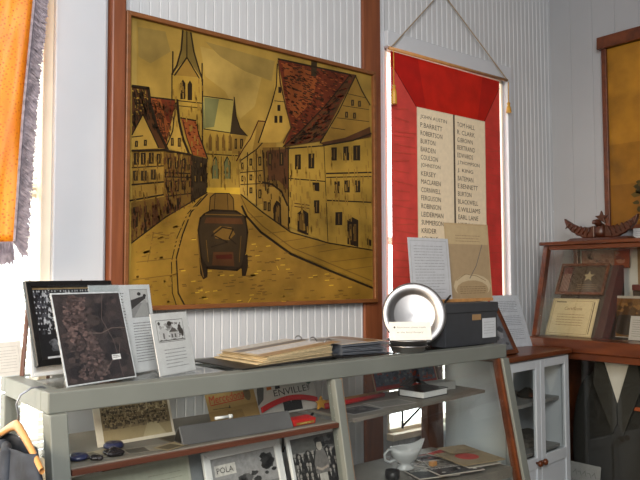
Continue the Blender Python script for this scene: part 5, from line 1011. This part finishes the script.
# ------------------------------------------------------------------ white glass-door cabinet behind the case
wc = thing('white_cabinet', 'narrow white cabinet with two glass doors and a brown wooden top', 'cabinet', (2.807,-.449,0), 5)
CW, CDp, CH = .615, .345, 1.082
M().box(0,.018,0,CDp,0,CH).box(CW-.018,CW,0,CDp,0,CH).box(.018,CW-.018,CDp-.012,CDp,0,CH).box(.018,CW-.018,0,CDp-.012,CH-.02,CH).box(.018,CW-.018,0.02,CDp-.012,.06,.08).build('carcass', white_m, wc, bev=.002)
M().box(-.02,CW+.012,-.035,CDp,CH+.001,CH+.027).build('wooden_top', oak_m, wc, bev=.005)
for z in (.585,.835):
    M().box(.019,CW-.019,.03,CDp-.013,z,z+.018).build('shelf', mat('worn shelf board', (148,148,146), .5, var=.08), wc, bev=.001)
for x0,x1,kx in ((.004,CW/2-.002,CW/2-.03),(CW/2+.002,CW-.004,CW/2+.03)):
    m = M(); s_ = .042
    m.box(x0,x0+s_,-.02,-.002,.06,CH-.006).box(x1-s_,x1,-.02,-.002,.06,CH-.006).box(x0+s_,x1-s_,-.02,-.002,CH-.05,CH-.006).box(x0+s_,x1-s_,-.02,-.002,.54,.595).box(x0+s_,x1-s_,-.02,-.002,.06,.12).box(x0+s_,x1-s_,-.013,-.008,.12,.54)
    d = m.build('door', white_m, wc, bev=.002)
    M().box(x0+s_,x1-s_,-.012,-.009,.595,CH-.05).build('door_glass', glass_m, d)
    M().lathe([(.006,-.02),(.006,-.032),(.015,-.036),(.017,-.044),(.012,-.052),(.0005,-.054)], 16, (kx-.026 if kx<CW/2 else kx-.036,0,.57), 'y').build('knob', mahog_m, d, smooth=True)
def in_cab(u,v,z):
    c,s = math.cos(RAD(5)), math.sin(RAD(5)); return (2.807+u*c-v*s, -.449+u*s+v*c, z)
cph = thing('small_photograph', 'small dark standing photograph on the middle shelf behind the left glass door', 'photograph', in_cab(.20,.12,.8535), -6, 14)
a = Art(110,150,(60,60,64),2); a.blobs([(30,30,34),(96,98,104),(140,142,146),(44,44,50)],4,4,106,146,28,8,26,3); a.build('print', photo_m, cph)
tag(M().lathe([(.0005,0),(.05,0),(.055,.008),(.05,.022),(.03,.036),(.014,.05),(.0005,.052)], 24, in_cab(.44,.13,.8535)).build('dark_hat', suit_m, smooth=True), 'low dark domed hat ornament on the middle shelf behind the right glass door', 'ornament')
tag(M().lathe([(.0005,0),(.02,0),(.026,.02),(.018,.05),(.022,.08),(.014,.1),(.0005,.104)], 20, in_cab(.095,.12,.8535)).build('dark_bottle', blackp_m, smooth=True), 'small dark bottle beside the photograph behind the left glass door', 'bottle')
bk = M()
for i,(t,c_) in enumerate(((.022,0),(.018,0),(.025,0))): bk = M().box(-.085+.006*i,.085-.01*i,-.05,.06,0,t).box(-.083+.006*i,.083-.01*i,-.052,-.05,.003,t-.003); o = bk.build('old_book', mat('worn grey book cover', (118-20*i,112-18*i,104-16*i), .6, var=.1), bev=.002); o.location = in_cab(.45,.14,.604+(.0,.0225,.041)[i]); o.rotation_euler.z = RAD(5-6*i); tag(o, ('lowest of three grey books lying behind the right glass door','middle one of three grey books lying behind the right glass door','topmost of three grey books lying behind the right glass door')[i], 'book', 'books lying on the lower cabinet shelf')
cph2 = thing('leaning_portrait', 'dark portrait leaning on the lower shelf behind the left glass door', 'portrait', in_cab(.14,.16,.604), 5, 12)
a = Art(150,190,(150,150,150),3); a.rect((40,42,48),8,8,142,182).ell((120,116,112),74,120,26,34).poly((70,74,82),(20,10),(130,10),(110,76),(40,76)); a.build('print', photo_m, cph2)
# things on the cabinet top
KZ = CH+.0275
sf = thing('small_wooden_frame', 'small brown wooden frame leaning back on the white cabinet, half hidden by the charcoal box', 'frame', (2.885,-.405,KZ), 4, 27)
ring(.20, .25, .022, -.014, .004).build('picture_frame', mahog_m, sf, bev=.003)
a = Art(160,210,(88,92,98),1); a.rect((110,114,120),10,10,150,200).blobs([(70,74,80),(140,142,146)],12,12,148,198,20,10,30,4); a.build('print', photo_m, sf, loc=(0,-.004,.02))
ts = thing('typed_sheet', 'white typed sheet in a clear stand on the white cabinet top', 'document', (3.275,-.20,KZ), -8, 20)
a = Art(226, 296, (206,210,218), .8); a.lines((140,146,160), 28,196,198,264, 7, 3, 3).lines((140,146,160), 28,120,198,180, 6, 3, 4).lines((146,150,164), 28,40,198,104, 6, 3, 9); a.build('print', paper_m, ts)
M().box(-.114,.114,-.0028,-.0018,0,.298).box(-.114,.114,.001,.0026,0,.298).box(-.114,.114,0,.06,0,.002).build('acrylic_stand', acryl_m, ts)

# ------------------------------------------------------------------ brown wooden showcase on the right
SY0, SY1 = -.165, -1.95
sc_ = thing('wooden_showcase', 'red brown varnished wooden showcase with sloping glass lid along the right wall', 'showcase', (3.7,-1.05,0))
BX = 3.955
def sb(name, m_, *b, bev=.004): return M().box(*b).build(name, m_, sc_, bev=bev, world=True)
sb('crown_board', mahog_m, 3.575,BX,SY1-.02,SY0+.02,1.672,1.692)
sb('back_panel', mat('pale backing board', (196,194,186), .7, var=.03), BX-.015,BX,SY1,SY0,.06,1.67,bev=0)
M().prism([(3.445,1.085),(3.445,1.155),(3.60,1.155),(3.60,1.12),(3.47,1.12),(3.47,1.085)], SY1-.012, SY0+.012, 'y').build('front_rail', mahog_m, sc_, bev=.006, world=True)
sb('display_floor', velvet_m, 3.601,BX-.016,SY1+.02,SY0-.02,1.13,1.155,bev=0)
sb('lower_rail', mahog_m, 3.475,3.515,SY1,SY0,1.045,1.083)
def slope(y0,y1,d0=0,d1=.04): return M().prism([(3.452+d0,1.157),(3.452+d1,1.157),(3.59+d1,1.67),(3.59+d0,1.67)], y0,y1,'y')
slope(SY0-.03,SY0).build('sloping_post', mahog_m, sc_, bev=.004, world=True)
slope(SY1,SY1+.03).build('sloping_post', mahog_m, sc_, bev=.004, world=True)
slope(SY1+.031,SY0-.031,.016,.020).build('sloping_glass', glass_m, sc_, world=True)
M().prism([(3.50,1.157),(3.94,1.157),(3.94,1.67),(3.635,1.67)], SY0-.018,SY0-.014,'y').build('end_glass', glass_m, sc_, world=True)
sb('rear_post', mahog_m, BX-.05,BX-.0155,SY0-.03,SY0,1.157,1.67)
sb('top_rail', mahog_m, 3.592,3.64,SY1+.031,SY0-.031,1.645,1.671)
for y in (SY0-.04, SY1): sb('lower_post', mahog_m, 3.475,3.515,y,y+.04,.10,1.044)
sb('lower_glass', glass_m, 3.49,3.494,SY1+.041,SY0-.041,.10,1.044,bev=0)
sb('end_board', mahog_m, 3.516,BX-.016,SY0-.02,SY0,.10,1.084)
sb('plinth', mahog_m, 3.46,BX,SY1,SY0+.005,0,.10)
sb('lower_floor', back_m, 3.516,BX-.016,SY1+.041,SY0-.022,.101,.29,bev=0)
# slanted easel board inside and the pictures on it
eb = thing('slanted_display_board', 'dark slanted board inside the wooden showcase carrying the two tilted pictures', 'display board', (3.70,-.345,1.1555))
M().prism([(-.10,0),(.155,0),(.155,.40),(.10,.40)], -.165,.15,'y').build('board', velvet_m, eb, bev=.003)
cr_ = thing('cream_certificate', 'cream certificate with dark border tilted in the left end of the wooden showcase', 'certificate', (3.583,-.31,1.157), -90, 26)
a = Art(285, 232, (176,158,122), 1.2); a.rect((196,178,138), 8,8,277,224).line((70,56,40), 5, [(262,20),(262,214)]).line((120,96,64), 2, [(16,16),(252,16),(252,216),(16,216),(16,16)]).rect((52,44,36),24,206,90,212).text('Certificate', (110,80,48), 84,160,110,20, slant=.2).lines((126,96,60), 50,60,220,140, 5, 3, 4)
a.build('print', paper_m, cr_)
dp = thing('dark_framed_picture', 'dark picture with a pale star in a wooden frame tilted above the cream certificate', 'framed picture', (3.690,-.325,1.385), -90, 27)
ring(.30, .20, .016, -.014, 0).build('picture_frame', mahog_m, dp, bev=.002)
a = Art(270, 170, (58,42,34), 1); a.rect((86,34,30), 6,6,60,164)
for k in range(6): a.rect((150,130,110), 8+k*9,8,11+k*9,120)
a.rect((70,56,42), 70,8,262,162).poly((150,136,104), *[(170+(36 if k%2==0 else 15)*math.cos(math.pi/2+k*math.pi/5), 104+(36 if k%2==0 else 15)*math.sin(math.pi/2+k*math.pi/5)) for k in range(10)]).lines((116,96,70), 110,20,240,56, 3, 4)
a.build('print', photo_m, dp, loc=(0,-.004,.015))
def hung(name, label, cat, x,yc,z,w,h,base,draw,lean=4,m_=None):
    t = thing(name, label, cat, (x,yc,z), -90, lean); a = Art(w,h,base,2); draw(a); a.build('print', m_ or paper_m, t); return t
hung('pink_print', 'pinkish brown print hanging high at the back of the wooden showcase', 'print', 3.925,-.36,1.54,300,110,(120,84,66), lambda a: a.rect((136,96,76),6,6,200,104).rect((128,70,40),206,4,296,100).blobs([(110,70,54),(150,112,90)],8,8,290,100,14,10,30,3), 0)
hung('tan_notice', 'tan notice with lines of writing hanging at the back of the wooden showcase', 'notice', 3.925,-.66,1.42,210,240,(140,112,80), lambda a: a.lines((96,70,46),16,20,194,224,11,4,3), 0)
hung('brown_scene_print', 'brown print with a dark oval shape on a white mount in the wooden showcase', 'print', 3.74,-.56,1.157,210,230,(156,150,140), lambda a: a.rect((96,64,28),14,4,204,216).poly((70,46,22),(14,140),(80,176),(140,150),(204,170),(204,120),(14,110)).ell((40,32,24),108,70,86,56,24).blobs([(120,84,40),(70,48,24)],16,120,200,212,16,8,24,4), 8)
hung('white_leaflet', 'white leaflet standing in the wooden showcase beside the brown print', 'leaflet', 3.62,-.705,1.157,120,130,(168,164,158), lambda a: a.lines((120,116,110),14,16,106,114,8,3,3), 16)
tb = thing('dark_red_book', 'dark red book on a stand between the tan notice and the brown print', 'book', (3.80,-.72,1.157), -90)
M().box(-.15,.15,.03,.12,0,.255).build('stand', velvet_m, tb, bev=.003)
M().box(-.14,.14,.0,.12,.256,.29).build('book', mat('dark red cloth',(84,26,22),.5,var=.1), tb, bev=.004)
# jacket behind the lower glass
sj = thing('suit_jacket', 'dark suit jacket over a pale shirt displayed behind the lower glass of the wooden showcase', 'jacket', (3.74,-.58,.2905))
def half(y):    # shoulder line height over the display floor
    t = abs(y)/.25; return .75-.15*t**2.2
rows = []
for k in range(19):
    y = -.25+.50*k/18; top = half(y); rows.append([(-.11*math.cos(min(1,abs(y)/.34)*1.35)*(.35+.65*min(1,(1-j/14)*4+.0)) , y*(1+.03*(j/14)), top*j/14) for j in range(15)])
M().grid(rows).build('jacket_body', suit_m, sj, smooth=True, solid=.006, sub=1)
for s_ in (-1,1):
    m = M(); m.tube([(.0,s_*.185,.655),(-.02,s_*.225,.56),(-.03,s_*.25,.40),(-.055,s_*.25,.24),(-.07,s_*.24,.08)], [.04,.062,.062,.056,.05], 14); m.build('sleeve', suit_m, sj, smooth=True, sub=1)
    M().prism([(s_*.074,.75),(s_*.118,.75),(s_*.135,.62),(s_*.03,.36),(s_*.002,.42),(s_*.002,.525)][::s_], -.135,-.122,'x').build('lapel', mat('lapel wool',(42,41,36),.85,var=.1), sj, bev=.003)
M().prism([(-.088,.75),(.088,.75),(.006,.52),(-.006,.52)], -.122,-.112,'x').build('shirt_front', shirt_m, sj, bev=.002)
M().prism([(-.13,.50),(-.06,.50),(-.06,.515),(-.13,.52)], -.122,-.112,'x').build('breast_pocket', mat('orange pocket patch',(150,70,30),.7,var=.1), sj)
jc = thing('drawing_card', 'white card with small pencil sketches below the suit jacket', 'card', (3.56,-.395,.2905), -90, 10)
a = Art(190, 178, (150,150,148), 1.5)
for k in range(5): a.line((90,90,90), 2.5, [(30+k*28,120+10*(k%2)),(44+k*28,140-8*(k%2)),(52+k*28,112)])
a.lines((120,120,120), 24,30,160,90, 4, 3, 3); a.build('print', paper_m, jc)
# carved eagle on top
eg = thing('carved_eagle', 'dark carved wooden eagle with spread wings and a star on the wooden showcase', 'carving', (3.74,-.44,1.6925))
m = M(); m.hexa([(-.05,-.20,0),(.05,-.20,0),(.05,.20,0),(-.05,.20,0),(-.04,-.17,.02),(.04,-.17,.02),(.04,.17,.02),(-.04,.17,.02)]); m.build('base', carve_m, eg, bev=.004)
for s_ in (-1,1):
    top = [(.03,.088),(.075,.082),(.12,.084),(.17,.108),(.222,.142)]; bot = [(.218,.122),(.205,.088),(.185,.072),(.175,.058),(.155,.05),(.145,.038),(.122,.032),(.11,.022),(.08,.02),(.03,.021)]
    m = M().prism([(s_*y,z) for y,z in top+bot][::s_], -.018,.012,'x')
    m.build('wing', carve_m, eg, bev=.006)
    m = M()
    for k in range(6): y = .055+k*.026; m.tube([(-.022,s_*y,.078+.006*k*.9),(-.022,s_*(y+.022),.030+.010*k)], [.006,.003], 6)
    m.build('feather', carve_m, eg, smooth=True)
M().lathe([(.0005,.02),(.030,.024),(.036,.05),(.028,.08),(.018,.098),(.0005,.104)], 20, (0,0,0)).build('body', carve_m, eg, smooth=True)
m = M(); m.tube([(-.01,0,.09),(-.03,.01,.108),(-.048,.016,.106),(-.058,.018,.098)], [.02,.018,.012,.003], 12); m.build('head', carve_m, eg, smooth=True)
M().prism([((.042 if k%2==0 else .018)*math.cos(math.pi/2+k*math.pi/5), .132+(.042 if k%2==0 else .018)*math.sin(math.pi/2+k*math.pi/5)) for k in range(10)], .004,.02,'x').build('star', carve_m, eg, bev=.003)
wd = thing('white_card', 'white card leaning at the wall behind the carved eagle, under the amber picture', 'card', (3.90,-.62,1.6925), -90, 12)
a = Art(160, 74, (188,190,190), 1.5); a.lines((150,152,154), 16,14,144,60, 4, 3, 3); a.build('print', paper_m, wd)
# amber picture on the right wall
ra = thing('amber_picture', 'amber coloured picture with dark foliage in a brown frame on the right wall', 'picture', (3.95,-.925,1.76), -90, 0)
m = ring(1.12, 1.12, .03, -.025, 0); m.build('picture_frame', mahog_m, ra, bev=.003)
M().box(-.58,.58,-.04,.002,1.09,1.165).build('top_moulding', mahog_m, ra, bev=.006)
a = Art(1062, 1062, (134,92,24), 2); a.rect((148,104,30), 0,480,1062,1062).rect((120,80,20), 0,0,1062,240)
a.blobs([(58,50,18),(80,64,22),(44,38,14),(96,74,26)], 120,20,700,330, 90, 14,44, 6)
for k in range(9): a.line((46,38,16), 5, [(200+k*30,20),(180+k*40+10*(k%3),200+20*(k%4))])
a.build('canvas', paint_m, ra, loc=(0,-.006,.029))

# ------------------------------------------------------------------ hanger and jacket at the left end of the case
HX, HY = .572, -.482
hg = thing('wooden_hanger', 'pale wooden coat hanger hooked over the left end rail of the grey case', 'hanger', (HX,HY,1.0))
m = M(); m.tube([(.012,0,.105),(.012,0,.13),(.006,0,.155),(.016,0,.178),(.045,0,.194),(.074,0,.1945),(.0925,0,.186)][:6]+[(.088,0,.186),(.093,0,.172)], .0028, 8); m.build('hook', steel_m, hg, smooth=True)
for s_ in (-1,1):
    m = M(); R1 = []
    for k in range(13):
        t = k/12; y = s_*.215*t; z = .112-.085*t**1.25; w = .020-.006*t; hh = .030-.014*t
        R1.append([(w*.5*math.cos(q*math.pi/4)+.008, y, z-hh/2+hh/2*math.sin(q*math.pi/4)) for q in range(9)])
    m.grid(R1).build('arm', hang_m, hg, smooth=True)
gj = thing('hanging_jacket', 'dark blue grey jacket with brown lining on the wooden hanger at the case left end', 'jacket', (HX,HY,.25))
rows = []
for j in range(26):
    v = (j/25)**1.4; z = .802-.80*v; row = []
    for k in range(49):
        t = k/48*2*math.pi*.94+.03*2*math.pi+math.pi/2*0
        wy = .165+.06*min(1,(v*7))**.8 if v < .15 else .225+.012*v
        wx = .030+.022*min(1,v*3)
        zz = z+.012*math.sin(3*t+v*6)*min(1,v*4)
        row.append((.004+wx*math.sin(t)*(1+.10*math.sin(9*t+v*5)), wy*math.cos(t)*(1+.012*math.sin(7*t+v*9)), zz if v>.0 else z-.0))
    rows.append(row)
M().grid(rows).build('jacket_body', denim_m, gj, smooth=True, solid=.003)
for s_ in (-1,1):
    M().tube([(.0,s_*.195,.71),(-.012,s_*.232,.66),(-.016,s_*.25,.52),(-.02,s_*.255,.32),(-.02,s_*.25,.14)], [.03,.043,.042,.04,.036], 14).build('sleeve', denim_m, gj, smooth=True, sub=1)
    M().tube([(-.022,s_*.012,.80),(-.034,s_*.06,.79),(-.042,s_*.075,.70),(-.05,s_*.03,.55)], [.012,.016,.018,.008], 10).build('collar', denim_m, gj, smooth=True)
M().prism([(-.055,.79),(.055,.79),(.03,.55),(-.03,.55)], -.034,-.030,'x').build('lining', lining_m, gj, bev=.001)

# ------------------------------------------------------------------ light, sky, camera
w = bpy.data.worlds.new('daylight'); SC.world = w; w.use_nodes = True
bg = w.node_tree.nodes['Background']; bg.inputs[0].default_value = (.93,.97,1,1); bg.inputs[1].default_value = 6
def area(name, loc, target, sx, sy, power, col):
    l = bpy.data.lights.new(name,'AREA'); l.shape = 'RECTANGLE'; l.size = sx; l.size_y = sy; l.energy = power; l.color = col
    o = bpy.data.objects.new(name, l); COL.objects.link(o); o.location = loc
    o.rotation_euler = (Vector(target)-Vector(loc)).to_track_quat('-Z','Y').to_euler(); return o
wl = area('warm_fill_left', (-2.4,-1.3,2.0), (.55,-.4,.95), 1.2, 1.4, 38, (1,.80,.58)); wl.data.spread = RAD(64)  # warm lamp added to light the case's left end; no window stands here
area('room_light', (-.5,-3.2,2.95), (1.2,0,1.5), 1.5, 1.2, 135, (1,.985,.96))
area('room_fill', (-1.8,-5.2,2.0), (1.6,0,1.0), 1.8, 1.4, 55, (1,.97,.93))

cam = bpy.data.cameras.new('camera'); co = bpy.data.objects.new('camera', cam); COL.objects.link(co); SC.camera = co
cam.sensor_width = 36; cam.sensor_fit = 'HORIZONTAL'; cam.lens = 39.375; cam.clip_start = .05
Rm = Matrix(((.77449789,-.02978838,-.63187473),(-.63256667,-.04203751,-.77336424),(-.00352517,.99867187,-.0514011)))
co.matrix_world = Matrix.Translation((0,-2.5,1.5)) @ Rm.to_4x4()
SC.view_settings.view_transform = 'Standard'; SC.view_settings.look = 'None'; SC.view_settings.exposure = -.2
SC.cycles.max_bounces = 10; SC.cycles.transparent_max_bounces = 24; SC.cycles.use_denoising = True
SC.cycles.caustics_reflective = False; SC.cycles.caustics_refractive = False
